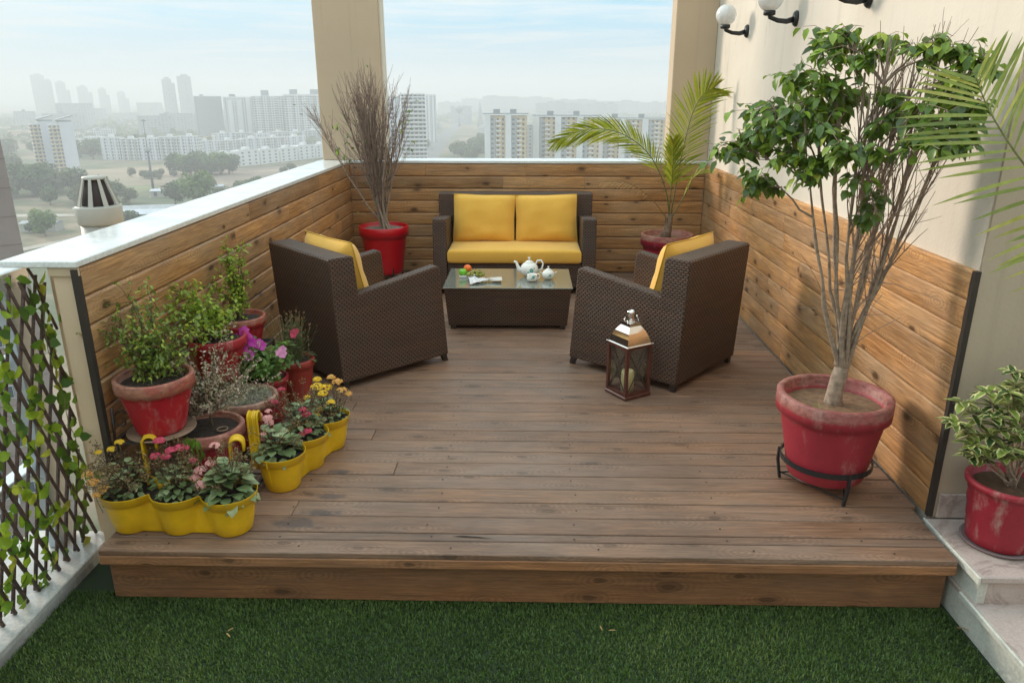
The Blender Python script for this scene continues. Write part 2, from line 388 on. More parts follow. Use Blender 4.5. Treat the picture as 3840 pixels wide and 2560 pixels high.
FYE = leafmat('yellow_petal', [(0, (.72, .38, .01)), (1, (.88, .60, .02))], .6, .15, (.9, .6, .02))
FOR = leafmat('orange_petal', [(0, (.55, .22, .03)), (1, (.75, .42, .10))], .6, .15, (.8, .4, .05))
FMG = leafmat('magenta_petal', [(0, (.48, .02, .34)), (1, (.72, .12, .50))], .55, .3, (.8, .1, .6))
FLP = leafmat('light_pink_petal', [(0, (.68, .22, .44)), (1, (.80, .38, .55))], .55, .3, (.8, .3, .6))
m, t, b = nt('variegated_leaf')
uvx = N(t, 'ShaderNodeSeparateXYZ'); L(t, coord(t, 'UV'), uvx.inputs[0])
ed = math_(t, 'ADD', uvx.outputs[0], math_(t, 'MULTIPLY', math_(t, 'SUBTRACT', noi(t, coord(t), 90, 3), .5), .6))
cc = mix(t, ramp(t, ed, [(.5, g3(0)), (.7, g3(1))]), ramp(t, rnd(t), [(0, (.03, .07, .02)), (1, (.24, .32, .06))]), (.66, .62, .28))
L(t, cc, b.inputs['Base Color']); b.inputs['Roughness'].default_value = .4; M_VAR = m

# ------------------------------------------------------------------ deck, ground, turf
WL, WR, YB, YF = -1.84, 1.80, 7.78, 2.631
def boards_deck():
    mb = MB(); ys = [2.631, 2.735, 2.793, 2.924, 3.053, 3.178]
    while ys[-1] < YB-.02: ys.append(ys[-1]+.131)
    for i in range(len(ys)-1):
        y0, y1 = ys[i]+.0032, min(ys[i+1], YB)-.0032
        x0 = -1.786 if y1 < 2.95 else WL+.004; x1 = WR-.004 if y0 > 2.97 else 1.762
        if y0 > 2.9 and y1 < 3.06: x1 = WR-.03
        cuts = [x0, x1] if i < 3 else [x0] + ([R.uniform(-1.2, 1.2)] if i % 3 == 0 else []) + [x1]
        for a, bb in zip(cuts[:-1], cuts[1:]):
            mb.cr = R.random(); z0, z1 = -.026, R.uniform(-.0012, .0012); e = .004
            mb.box(a+.0012, bb-.0012, y0, y1, z0, z1, None, .003)
    return mb
struct('deck', boards_deck(), M_DECK)
sc = MB()
for y in [2.69, 2.76, 2.86, 2.99]+[3.12+.131*k for k in range(34)]:
    for x in (-1.62, -1.05, -.42, .22, .86, 1.44):
        if y < 2.7: x += .1
        sc.lathe([(.0042, .0022), (.0042, .0014)], 8, (x+R.uniform(-.02, .02), y+R.uniform(-.012, .012)))
sp0 = MB()
sp0.add([(-.32, 2.765, .0024), (-.20, 2.757, .0024), (-.13, 2.748, .0024), (-.20, 2.764, .0024), (-.27, 2.772, .0024)], [(0, 1, 2, 3, 4)])
sp1 = sp0.build('split_knot', plain('splintered_wood', (.025, .015, .01), .8), bpy.data.objects['deck'])
sc_o = sc.build('deck_screws', plain('rusty_screw', (.02, .014, .01), .6)); sc_o.parent = bpy.data.objects['deck']
fz = MB()
fz.cr = .31; fz.box(-1.786, 1.762, 2.633, 2.668, -.072, -.0275, None, .004)
fz.cr = .77; fz.box(-1.775, 1.757, 2.700, 2.735, -.105, -.060, None, .003)
fz.cr = .13; fz.box(-1.785, 1.764, 2.692, 2.727, -.275, -.107, None, .004)
fo = fz.build('front_fascia', M_FASCIA, bpy.data.objects['deck'])
jo = MB(); jo.cr = .4
jo.box(-1.75, 1.72, 2.74, 7.7, -.274, -.030)
jo.build('joist_frame', M_DARKEND, bpy.data.objects['deck'])

gb = MB(); gb.box(-2.0045, 2.6, .6, 2.9485, -.40, -.286); gb.box(-1.85, 2.6, 2.9486, 7.9, -.40, -.286); struct('terrace_floor', gb, plain('turf_backing', (.02, .035, .015), .9))
def turf():
    rs = np.random.RandomState(3); n = 165000
    x = rs.uniform(-2.0, 1.84, n); y = 2.735-(rs.uniform(0, 1, n)**1.12)*1.1
    wl = (x > 1.78+0*x) & (y > 2.0); x = np.where(wl, x-.2, x)
    ln = rs.uniform(.010, .020, n); a = rs.uniform(0, 2*PI, n); tl = rs.uniform(.1, .75, n); w = rs.uniform(.0012, .0022, n)
    cx, cy = np.cos(a), np.sin(a); z0 = -.285
    V = np.zeros((n, 5, 3))
    V[:, 0] = np.stack([x-cy*w, y+cx*w, z0+0*x], 1); V[:, 1] = np.stack([x+cy*w, y-cx*w, z0+0*x], 1)
    mx, my, mz = x+cx*ln*tl*.4, y+cy*ln*tl*.4, z0+ln*.6
    V[:, 2] = np.stack([mx+cy*w*.8, my-cx*w*.8, mz], 1); V[:, 3] = np.stack([mx-cy*w*.8, my+cx*w*.8, mz], 1)
    V[:, 4] = np.stack([x+cx*ln*tl, y+cy*ln*tl, z0+ln*np.sqrt(np.maximum(.05, 1-tl*tl*.8))], 1)
    me = bpy.data.meshes.new('grass'); me.vertices.add(n*5); me.vertices.foreach_set('co', V.ravel())
    i5 = np.arange(n)*5
    me.loops.add(n*7); lp = np.stack([i5, i5+1, i5+2, i5+3, i5+3, i5+2, i5+4], 1); me.loops.foreach_set('vertex_index', lp.ravel())
    me.polygons.add(n*2); st = np.stack([np.arange(n)*7, np.arange(n)*7+4], 1); me.polygons.foreach_set('loop_start', st.ravel())
    me.update(calc_edges=True)
    at = me.attributes.new('rnd', 'FLOAT', 'FACE'); big = .5+.22*np.sin(x*3.1+1.3*np.sin(y*4.2))+.18*np.sin(y*7.3+x*2.1+1.1)+.12*np.sin(x*13.0+2*np.sin(y*11))
    at.data.foreach_set('value', np.repeat(np.clip(.62*rs.uniform(0, 1, n)+.38*big, 0, 1), 2))
    me.materials.append(leafmat('turf_blade', [(0, (.026, .050, .009)), (.45, (.072, .135, .022)), (.8, (.13, .21, .038)), (1, (.27, .27, .09))], .55, .12, (.05, .2, .02)))
    o = bpy.data.objects.new('grass', me); COL.objects.link(o); o['kind'] = 'stuff'; o['label'] = 'short dark green artificial turf in front of the deck'; o['category'] = 'artificial turf'
turf()
dl = MB()
for (x, y) in ((.33, 2.5), (-1.2, 2.47), (1.77, 2.56)):
    for k in range(2):
        dl.cr = R.random(); dl.leaf((x+R.uniform(-.02, .02), y+R.uniform(-.01, .01), -.262), (R.uniform(-1, 1), R.uniform(-1, 1), .1), (0, 0, 1), .035, .008, .2)
tag(dl.build('fallen_leaves', LD), 'few small dried brown leaves lying on the green turf', 'dry leaves', kind='stuff')

# ------------------------------------------------------------------ walls
def clad(name, u0, u1, face, z0=.004, ztop=1.125, n=9, parent=None, maxlen=2.0, wo=None, gv=.007):
    """face(u, z, out) -> world point; boards run along u"""
    mb = MB(); h = (ztop-z0)/n; r2 = random.Random(len(name)+int(u1*10))
    for i in range(n):
        a0, a1 = z0+i*h+.002, z0+(i+1)*h-.002
        cuts = [u0]; x = u0
        while True:
            x += r2.uniform(.7, maxlen)
            if x > u1-.35: break
            cuts.append(x)
        cuts.append(u1)
        for a, b_ in zip(cuts[:-1], cuts[1:]):
            mb.cr = r2.random(); a_, b2 = a+.0012, b_-.0012
            prof = [(a0, 0), (a0, .0215-gv), (a0+.010, .0215), (a0+h*.5, .0235), (a1-.010, .0215), (a1, .0210-gv), (a1, 0)]
            k = len(prof); o = len(mb.v)
            for u in (a_, b2):
                for z, q in prof: mb.v.append(face(u, z, q))
            for j in range(k-1):
                f = (o+j, o+k+j, o+k+j+1, o+j+1)
                mb.face(f, [(a_, prof[j][0]), (b2, prof[j][0]), (b2, prof[j+1][0]), (a_, prof[j+1][0])])
            mb.face([o+j for j in range(k)]); mb.face([o+k+j for j in range(k-1, -1, -1)])
    return mb.build(name, M_CLAD, parent, wo=wo)
# left parapet
lp = thing('parapet_wall', 'low wood clad parapet wall beside the potted plants', 'parapet wall', (-1.98, 5.4, 0))
w = MB(); w.box(-2.08, WL-.022, 3.121, 8.0, -.285, 1.127); w.box(-1.952, WL-.0215, 2.95, 3.12, -.285, 1.1275); w.build('wall_core', plaster('plaster_wall_end', (.70, .54, .375), .15), lp, wo=lp.location)
clad('cladding', 2.955, YB-.0, lambda u, z, q: (WL-.020+q, u, z), parent=lp, wo=lp.location)
w = MB(); w.box(WL-.0215, WL+.004, 2.925, 2.953, .0, 1.122); w.build('end_strip', M_DARKEND, lp, wo=lp.location)
w = MB(); w.box(-2.15, -1.832, 2.925, YB-.005, 1.13, 1.158, None, .004); w.build('coping', M_COPE, lp, wo=lp.location)
w = MB(); w.box(-1.96, -1.835, 2.935, 2.948, 1.095, 1.1285); w.build('plaster_lip', M_BEIGE2, lp, wo=lp.location)
# back parapet
bp = thing('parapet_wall', 'low wood clad parapet wall behind the two seat sofa', 'parapet wall', (0, 7.9, 0))
w = MB(); w.box(-2.14, 1.9, YB+.0225, 8.06, -.285, 1.127); w.build('wall_core', M_BEIGE2, bp, wo=bp.location)
clad('cladding', WL+.005, WR-.005, lambda u, z, q: (u, YB+.0215-q, z), parent=bp, maxlen=2.6, wo=bp.location)
w = MB(); w.box(-2.14, 1.82, YB-.004, 8.10, 1.13, 1.158, None, .004); w.build('coping', M_COPE, bp, wo=bp.location)
# right wall
rw = thing('house_wall', 'tall cream plastered house wall with wood cladding along its foot', 'wall', (1.95, 5.4, 0))
w = MB(); w.box(1.823, 2.2, 2.985, 8.4, -.285, 5.2); w.build('plaster_wall', M_CREAM, rw, wo=rw.location)
clad('cladding', 2.992, YB-.004, lambda u, z, q: (WR+.022-q, u, z), parent=rw, maxlen=1.5, wo=rw.location, gv=.0025)
w = MB(); w.box(WR-.001, WR+.0225, 2.966, 2.990, .004, 1.123); w.build('end_strip', M_DARKEND, rw, wo=rw.location)
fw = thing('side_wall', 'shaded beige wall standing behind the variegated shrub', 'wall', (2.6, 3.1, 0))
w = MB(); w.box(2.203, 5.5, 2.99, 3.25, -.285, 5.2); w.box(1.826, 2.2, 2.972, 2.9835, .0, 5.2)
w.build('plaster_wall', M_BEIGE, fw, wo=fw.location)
w = MB(); w.box(1.835, 2.199, 2.958, 2.970, .001, .12, None, .003); w.box(2.2035, 5.4, 2.974, 2.9885, .001, .12, None, .003); w.build('skirting', M_STEP, fw, wo=fw.location)
unseen_wall = thing('house_wall', 'unseen cream house wall added behind the viewer to hold back sky light', 'wall', (1, -1.6, 0))  # out of view, added to cut sky light on surfaces facing the camera
w = MB(); w.box(-2.4, 5.5, -1.9, -1.6, -.285, 4.6); w.build('plaster_wall', M_CREAM, unseen_wall, wo=unseen_wall.location)
# pillars
pl = thing('pillar', 'square beige plaster pillar behind the bare twiggy bush', 'pillar', (-1.79, 8.1, 1.158))
w = MB(); w.box(-2.115, -1.47, 7.83, 8.075, 1.1585, 5.2, None, .006); w.build('pillar_shaft', M_BEIGE2, pl, wo=pl.location)
w = MB(); w.box(-1.4695, -1.455, 7.86, 8.06, 1.1585, 5.2); w.build('edge_band', M_CREAM, pl, wo=pl.location)
pr = thing('pillar', 'square beige plaster pillar behind the upright palm frond', 'pillar', (1.6, 8.1, 1.158))
w = MB(); w.box(1.415, 1.8225, 7.83, 8.075, 1.1585, 5.2, None, .006); w.build('pillar_shaft', M_BEIGE2, pr, wo=pr.location)

# ------------------------------------------------------------------ marble steps on the right
st = thing('marble_steps', 'two pinkish marble steps beside the deck with pale edges', 'steps', (2.4, 2.6, 0))
w = MB(); w.box(1.79, 5.2, 2.525, 2.956, -.028, 0, None, .004); w.build('upper_tread', M_STEP, st, wo=st.location)
w = MB(); w.box(1.7785, 1.7885, 2.520, 2.962, -.032, .0012, None, .002); w.build('edge_trim', M_STEPEDGE, st, wo=st.location)
w = MB(); w.box(1.835, 5.2, 2.545, 2.95, -.134, -.0285); w.build('riser', M_STEP, st, wo=st.location)
w = MB(); w.box(1.80, 1.8345, 2.543, 2.95, -.1335, -.0295); w.build('side_slab', M_STEPEDGE, st, wo=st.location)
w = MB(); w.box(1.79, 5.2, 1.2, 2.9, -.160, -.1345, None, .004); w.build('lower_tread', M_STEP, st, wo=st.location)
w = MB(); w.box(1.7765, 1.7885, 1.2, 2.62, -.158, -.1335, None, .002); w.build('edge_trim', M_STEPEDGE, st, wo=st.location)
w = MB(); w.box(1.795, 5.2, 1.2, 2.88, -.285, -.1605); w.build('side_slab', M_STEPEDGE, st, wo=st.location)

# ------------------------------------------------------------------ ledge, railing, trellis on the left
w = MB(); w.box(-2.42, -2.005, .8, 3.118, -.252, -.22, None, .004); w.box(-2.41, -2.02, .8, 3.11, -.4, -.2525)
struct('stone_ledge', w, M_LEDGE)
M_STEEL = plain('painted_steel', (.42, .47, .50), .3, .1, 10, metal=.3)
M_STEELT = plain('brushed_steel', (.72, .74, .74), .22, .06, 10, metal=.5)
ra = thing('balcony_railing', 'grey steel railing behind the willow trellis', 'railing', (-2.22, 2, -.22))
w = MB(); w.box(-2.26, -2.165, .8, 3.115, 1.02, 1.10, None, .006); w.build('top_rail', M_STEELT, ra, wo=ra.location)
for y in (3.03, 1.90):
    w = MB(); w.box(-2.24, -2.18, y-.06, y+.06, -.219, 1.0195, None, .004); w.build('post', M_STEEL, ra, wo=ra.location)
for z in (.66, .14):
    w = MB(); w.box(-2.34, -2.265, .8, 3.115, z, z+.035, None, .004); w.build('middle_rail', M_STEELT, ra, wo=ra.location)
tr = thing('willow_trellis', 'expanding willow stick trellis with bright green vine leaves', 'trellis', (-2.11, 2, -.22))
w = MB(); lv = MB(); hk = MB()
M_WIL = plain('willow_stick', (.095, .058, .045), .7, .4, 40)
H0, H1 = -.215, 1.085
nst = 0
for fam, sl in ((0, .36), (1, -.34)):
    y = .5
    while y < 3.6:
        top = y+sl*1.345
        p0 = Vector((-2.112+fam*.016, y, H0)); p1 = Vector((-2.112+fam*.016, top, H1+R.uniform(-.02, .03)))
        # clip against the wall end
        ymax = 3.105
        q0, q1 = p0.copy(), p1.copy()
        if q0.y > ymax:
            f = (q0.y-ymax)/(q0.y-q1.y) if q0.y != q1.y else 1; q0 = q0.lerp(q1, f) if q1.y < ymax else None
        if q0 is not None and q1.y > ymax: q1 = q0.lerp(q1, (ymax-q0.y)/(q1.y-q0.y))
        if q0 is not None and (q1-q0).length > .15:
            pts = [q0.lerp(q1, k/5)+Vector((R.uniform(-.002, .002), R.uniform(-.006, .006), 0)) for k in range(6)]
            for p in pts:
                p.x += .012
            w.cr = R.random(); w.tube(pts, [R.uniform(.0062, .009)]*6, 6)
            L_ = (q1-q0).length; k = 0
            for _ in range(int(L_*9.5)):
                s_ = R.random(); p = q0.lerp(q1, s_)
                p.x += .012
                a = R.uniform(0, 2*PI); d = Vector((.35*abs(math.cos(a))+.15, math.cos(a), math.sin(a)*.9))
                lv.cr = R.random()**1.2
                q = p+Vector((.010, 0, 0))+d*.012
                lv.leaf(q, d+rv(.2), (1, R.uniform(-.4, .4), R.uniform(-.3, .6)), R.uniform(.046, .074), R.uniform(.036, .054), R.uniform(.1, .6), .15, (.95, 1, .85))
                if R.random() < .3: hk.tube([p, p+d*.03+rv(.01), p+d*.05+rv(.02)], [.0011]*3, 3, False)
        y += .074
# one shoot hanging down over the plaster wall end
sh = curve_to((-2.02, 2.935, 1.02), (-1.92, 2.925, .0), 16, (-.02, -.01, 0), .010); hk.tube(sh, [.0016]*17, 4, False)
for k in range(1, 16, 1):
    if k % 3 == 2: continue
    lv.cr = R.random()*.7; dd = Vector((R.choice((-1, 1, 1))*R.uniform(.5, 1), -.3, R.uniform(-.5, .3))).normalized()
    hk.tube([sh[k], sh[k]+dd*.025], [.0012, .001], 3, False); lv.leaf(sh[k]+dd*.024, dd, (R.uniform(-.3, .3), -1, .3), R.uniform(.05, .07), R.uniform(.04, .052), .3, .15, (.95, 1, .85))
w.build('lattice', M_WIL, tr, wo=tr.location); lv.build('vine_leaves', LV, tr, wo=tr.location); hk.build('tendrils', M_STEM, tr, wo=tr.location)
# ------------------------------------------------------------------ wicker furniture
def chair_parts(root, W, D, arm_t, hb, harm_f, harm_r, seat_z, cush_n, sofa=False):
    """local frame: x right, y forward from the rear face, z up"""
    bt = .13
    for sx in (-1, 1):
        x0, x1 = (-W/2, -W/2+arm_t) if sx < 0 else (W/2-arm_t, W/2)
        w = MB(); y1 = D-.05
        w.prism([(0.0, .05), (D-.01, .05), (y1-.015, harm_f-.015), (y1-.035, harm_f), (bt+.03, harm_r), (.02, harm_r)][::1], x0, x1, 'x')
        o = w.build('armrest', M_WICK, root); bv = o.modifiers.new('bev', 'BEVEL'); bv.width = .012; bv.segments = 2; bv.limit_method = 'ANGLE'
    w = MB()
    w.prism([(-.001, .05), (bt+.05, .05), (bt+.05, .3), (bt+.005, hb-.012), (bt-.012, hb), (-.03, hb), (-.042, hb-.012)], -W/2-.001, W/2+.001, 'x')
    o = w.build('backrest', M_WICK, root); bv = o.modifiers.new('bev', 'BEVEL'); bv.width = .01; bv.segments = 2; bv.limit_method = 'ANGLE'
    w = MB(); w.box(-W/2+arm_t+.001, W/2-arm_t-.001, bt+.051, D-.06, .06, seat_z, None, .008); w.build('seat_base', M_WICK, root)
    for sx in (-1, 1):
        for yy, lean in ((.03, -.0), (D-.045, .022)):
            x = sx*(W/2-.028); w = MB()
            w.add([(x-.02, yy-.02, .06), (x+.02, yy-.02, .06), (x+.02, yy+.02, .06), (x-.02, yy+.02, .06)] + [(x-.015, yy-.015+lean, 0), (x+.015, yy-.015+lean, 0), (x+.015, yy+.015+lean, 0), (x-.015, yy+.015+lean, 0)],
                  [(0, 1, 2, 3), (7, 6, 5, 4), (0, 4, 5, 1), (1, 5, 6, 2), (2, 6, 7, 3), (3, 7, 4, 0)])
            w.build('leg', M_WLEG, root)
def cushion(name, root, sx, sy, sz, M, puff=.35, corner=.03, seed=0, n=14, ex=.38):
    """pillow of full size sx, sy with thickness sz and a seam round its edge"""
    mb = MB(); rr = random.Random(seed); o = len(mb.v); ph = rr.random()*9
    def T(u, v):   # thickness profile
        e = max(0, 1-abs(u)**(4))*max(0, 1-abs(v)**(4))
        return e**ex
    for side in (1, -1):
        for j in range(n+1):
            for i in range(n+1):
                u = -1+2*i/n; v = -1+2*j/n
                u = math.copysign(abs(u)**.8, u); v = math.copysign(abs(v)**.8, v)
                k = 1-corner*2*(1-abs(u*v))*0
                px = u*sx/2*(1-.035*(1-v*v)**1*0-.03*(1-abs(v))*abs(u)); py = v*sy/2*(1-.03*(1-abs(u))*abs(v))
                wr = (noise.noise(Vector((u*2.2+ph, v*2.2, side)))*.020+abs(noise.noise(Vector((u*6+ph, v*3.5, side))))*.008)*(1-(abs(u*v))**2)
                z = side*sz/2*(T(u, v)*(1-puff)+puff*T(u, v)**2.2)+wr*T(u, v)
                mb.v.append(tuple(M @ Vector((px, py, z))))
    q = (n+1)*(n+1)
    for s_ in (0, 1):
        for j in range(n):
            for i in range(n):
                a = o+s_*q+j*(n+1)+i; f = (a, a+1, a+n+2, a+n+1)
                mb.face(f if s_ == 0 else f[::-1], None, True)
    c = mb.build(name, M_YEL, root)
    pm = MB(); pts = []
    def ed(u, v): return M @ Vector((u*sx/2*(1-.03*(1-abs(v))*abs(u)), v*sy/2*(1-.03*(1-abs(u))*abs(v)), 0))
    K = 10
    for a, b_ in (((-1, -1), (1, -1)), ((1, -1), (1, 1)), ((1, 1), (-1, 1)), ((-1, 1), (-1, -1))):
        for k in range(K):
            f = k/K; pts.append(ed(a[0]+(b_[0]-a[0])*f, a[1]+(b_[1]-a[1])*f))
    pts.append(pts[0]); pm.tube(pts, .0045, 5, False); pm.build('piping', M_PIPE, c)
    return c
def slabcushion(name, root, x0, x1, y0, y1, z0, z1):
    mb = MB(); nx, ny = 16, 8
    prof = [(0, .020), (.018, .004), (.5, 0)]
    def P(u, v, top):
        x = x0+(x1-x0)*u; y = y0+(y1-y0)*v
        e = min(u*(x1-x0), (1-u)*(x1-x0), v*(y1-y0), (1-v)*(y1-y0))
        rr = .028; d = 0 if e > rr else rr-math.sqrt(max(0, rr*rr-(rr-e)**2))
        crown = .012*math.sin(PI*u)*math.sin(PI*v)
        w = noise.noise(Vector((x*6, y*6, z0)))*.003
        return (x, y, (z1-d+crown+w) if top else (z0+d))
    us = [0, .006, .02, .05]+[.1+.8*i/(nx-1) for i in range(nx)]+[.95, .98, .994, 1]; vs = [0, .01, .03, .07]+[.15+.7*i/(ny-1) for i in range(ny)]+[.93, .97, .99, 1]
    for top in (1, 0):
        o = len(mb.v)
        for v in vs:
            for u in us: mb.v.append(P(u, v, top))
        W_ = len(us)
        for j in range(len(vs)-1):
            for i in range(W_-1):
                f = (o+j*W_+i, o+j*W_+i+1, o+(j+1)*W_+i+1, o+(j+1)*W_+i); mb.face(f if top else f[::-1], None, True)
    W_ = len(us); q = W_*len(vs)
    ring = [i for i in range(W_)]+[j*W_+W_-1 for j in range(1, len(vs))]+[(len(vs)-1)*W_+i for i in range(W_-2, -1, -1)]+[j*W_ for j in range(len(vs)-2, 0, -1)]
    for k in range(len(ring)):
        a, b_ = ring[k], ring[(k+1) % len(ring)]; mb.face((a, q+a, q+b_, b_), None, True)
    return mb.build(name, M_YEL, root)
def armchair(P, f, side, label):
    f = Vector((*f, 0)).normalized(); r = Vector((f.y, -f.x, 0)); W = .80
    O = Vector((*P, 0)) + (-r if side > 0 else r)*W/2
    rz = math.atan2(r.y, r.x)
    c = thing('wicker_armchair', label, 'armchair', O, rz, 'wicker armchairs')
    chair_parts(c, W, .86, .085, .86, .70, .615, .30, 1)
    slabcushion('seat_cushion', c, -W/2+.09, W/2-.09, .19, .79, .305, .42)
    Mx = Matrix.Translation((0, .25, .655)) @ Matrix.Rotation(rad(90+14), 4, 'X')
    cushion('back_cushion', c, .60, .54, .165, Mx, seed=int(P[0]*10)+5, puff=.75, ex=.24)
    return c
armchair((-1.17, 4.398), (.722, .692), 1, 'dark brown wicker armchair beside the flower pots with its back to the parapet')
armchair((.936, 4.393), (-.759, .651), -1, 'dark brown wicker armchair behind the candle lantern with its back to the house wall')
sf = thing('wicker_sofa', 'dark brown two seat wicker sofa with yellow cushions behind the coffee table', 'sofa', (-.127, 7.57, 0), PI)
chair_parts(sf, 1.52, .77, .13, .875, .715, .66, .29, 2, True)
slabcushion('seat_cushion', sf, -.625, .625, .17, .74, .295, .425)
for sx, sd in ((-1, 3), (1, 8)):
    Mx = Matrix.Translation((sx*.305, .25, .645)) @ Matrix.Rotation(rad(90+13), 4, 'X') @ Matrix.Rotation(rad(sx*1.2), 4, 'Z')
    cushion('back_cushion', sf, .60, .46, .17, Mx, seed=sd)
# coffee table
ct = thing('coffee_table', 'low dark wicker coffee table with a frosted glass top', 'table', (-.157, 5.99, 0))
w = MB(); z0, z1 = .03, .357
w.add([(-.635, 5.735, z0), (.318, 5.735, z0), (.318, 6.27, z0), (-.635, 6.27, z0), (-.655, 5.655, z1), (.343, 5.655, z1), (.343, 6.31, z1), (-.655, 6.31, z1)], [(3, 2, 1, 0), (4, 5, 6, 7), (0, 1, 5, 4), (1, 2, 6, 5), (2, 3, 7, 6), (3, 0, 4, 7)])
o = w.build('woven_body', M_WICK, ct, wo=ct.location); bv = o.modifiers.new('b', 'BEVEL'); bv.width = .008; bv.segments = 2
m, t, b = nt('frosted_glass'); L(t, ramp(t, noi(t, coord(t), 3, 3), [(.3, (.15, .165, .14)), (.7, (.19, .195, .16))]), b.inputs['Base Color']); b.inputs['Roughness'].default_value = .12; b.inputs['Coat Weight'].default_value = .5; b.inputs['Specular IOR Level'].default_value = .7; M_GLT = m
w = MB(); w.box(-.665, .353, 5.645, 6.32, .358, .368, None, .002); w.build('glass_top', M_GLT, ct, wo=ct.location)
for x in (-.60, .285):
    for y in (5.76, 6.24):
        w = MB(); w.box(x-.02, x+.02, y-.02, y+.02, 0, .032); w.build('foot', M_WLEG, ct, wo=ct.location)
# --- on the table
TZ = .3685
m, t, b = nt('porcelain'); b.inputs['Base Color'].default_value = (.80, .79, .74, 1); b.inputs['Roughness'].default_value = .12; b.inputs['Coat Weight'].default_value = .4
M_POR = m
M_TEAL = plain('teal_flower_print', (.03, .30, .27), .2)
def spot(mb, c, r, out, n=5):
    out = Vector(out).normalized(); a = out.orthogonal().normalized(); q = out.cross(a); c = Vector(c)
    for k in range(n):
        th = 2*PI*k/n; p = c+(a*math.cos(th)+q*math.sin(th))*r*.55
        vs = [p+(a*math.cos(j*PI/3)+q*math.sin(j*PI/3))*r*.42+out*.0008 for j in range(6)]
        mb.add([tuple(v) for v in vs], [tuple(range(6))])
def teapot(name, label, cat, x, y, s, rz, spout=True, lid=True, grp='tea set'):
    o = thing(name, label, cat, (x, y, TZ), rz, grp)
    w = MB(); pr = [(.030, 0), (.034, .004), (.050, .014), (.064, .034), (.068, .055), (.060, .080), (.044, .096), (.030, .102)]
    if not lid: pr = [(.026, 0), (.030, .004), (.048, .014), (.056, .034), (.056, .05), (.048, .066), (.050, .078), (.046, .078), (.042, .06), (.045, .04), (.0, .02)]
    w.lathe([(r*s, z*s) for r, z in pr], 24); w.build('body', M_POR, o)
    if lid:
        w = MB(); w.lathe([(.034*s, .0985*s), (.033*s, .105*s), (.018*s, .116*s), (.007*s, .119*s), (.006*s, .126*s), (.011*s, .134*s), (.009*s, .141*s), (.0, .143*s)], 20); w.build('lid', M_POR, o)
    if spout:
        w = MB(); w.tube([(-.05*s, 0, .038*s), (-.078*s, 0, .052*s), (-.088*s, 0, .078*s), (-.098*s, 0, .102*s), (-.115*s, 0, .108*s)], [.022*s, .016*s, .011*s, .009*s, .008*s], 10); w.build('spout', M_POR, o)
    w = MB(); hp = [(.045*s, 0, .088*s), (.062*s, 0, .118*s), (.088*s, 0, .120*s), (.102*s, 0, .095*s), (.095*s, 0, .06*s), (.060*s, 0, .035*s)]
    if not lid: hp = [(.046*s, 0, .068*s), (.07*s, 0, .078*s), (.085*s, 0, .06*s), (.075*s, 0, .035*s), (.05*s, 0, .026*s)]
    if name != 'sugar_bowl': w.tube(hp, .0065*s, 8); w.build('handle', M_POR, o)
    else:
        for q in (-1, 1):
            h = MB(); h.tube([(q*.062*s, 0, .06*s), (q*.084*s, 0, .078*s), (q*.088*s, 0, .083*s)], [.008*s, .005*s, .003*s], 8); h.build('handle', M_POR, o)
    w = MB(); a = -rz-PI/2+.25
    for dz, da, r_ in ((.055, 0, .017), (.040, -.35, .008), (.07, .3, .006)):
        spot(w, (.0668*s*math.cos(a+da)*(1 if lid else .84), .0668*s*math.sin(a+da)*(1 if lid else .84), dz*s), r_*s, (math.cos(a+da), math.sin(a+da), .15))
    w.build('flower_print', M_TEAL, o)
    return o
teapot('teapot', 'round white teapot with teal flower, tall handle and lid', 'teapot', .012, 6.05, 1.12, rad(-5))
teapot('milk_jug', 'small open white milk jug in front of the teapot', 'milk jug', .035, 5.86, .78, rad(12), False, False)
teapot('sugar_bowl', 'lidded white sugar bowl with blue flower beside the milk jug', 'sugar bowl', .168, 5.94, .76, rad(5), False, True)
fb = thing('fruit_dish', 'small white dish under the orange, apple and grapes', 'dish', (-.475, 6.02, TZ))
w = MB(); w.box(-.085, .085, -.055, .055, 0, .010, None, .003); w.build('dish_base', M_POR, fb)
w = MB()
for a in ((-.087, .087, -.057, -.052), (-.087, .087, .052, .057), (-.087, -.082, -.052, .052), (.082, .087, -.052, .052)): w.box(*a, .0102, .02)
w.build('dish_rim', M_POR, fb)
w = MB(); w.sphere((0, 0, 0), .034, 20, 14, (1, 1, .93)); tag(w.build('orange', plain('orange_peel', (.85, .16, .01), .42, .1, 30, bs=.3)), 'bright orange fruit on top at the back of the fruit dish', 'orange').location = (-.500, 6.05, TZ+.062)
ap = thing('green_apple', 'shiny light green apple left of the grapes on the dish', 'apple', (-.535, 6.0, TZ+.040))
w = MB(); w.lathe([(.008, -.028), (.02, -.030), (.032, -.012), (.034, .006), (.026, .024), (.012, .028), (.004, .022)], 20); w.build('fruit', plain('apple_skin', (.16, .48, .03), .25, .2, 20), ap)
w = MB(); w.tube([(0, 0, .022), (.003, 0, .038)], .0015, 5); w.build('stalk', M_BARK, ap)
gr = thing('grape_bunch', 'bunch of yellow green grapes heaped on the fruit dish', 'grapes', (-.44, 6.0, TZ+.012))
gm = leafmat('grape_skin', [(0, (.22, .26, .03)), (.5, (.36, .38, .05)), (1, (.5, .42, .12))], .25, .25)
for k in range(52):
    a = R.uniform(0, 2*PI); q = R.random()**.5; x = q*.075*math.cos(a)+.005; y = q*.05*math.sin(a)-.01; z = .012+(1-q)*.045*R.uniform(.5, 1)
    if x < -.055: z += .0
    g_ = MB(); g_.cr = R.random(); g_.sphere((x, y, z), R.uniform(.0095, .0115), 10, 7, (1, 1, 1.1)); g_.build('grape', gm, gr)
w = MB(); w.tube([(-.05, 0, .03), (0, 0, .062), (.05, 0, .04)], .002, 5); w.build('stalk', M_STEM, gr)
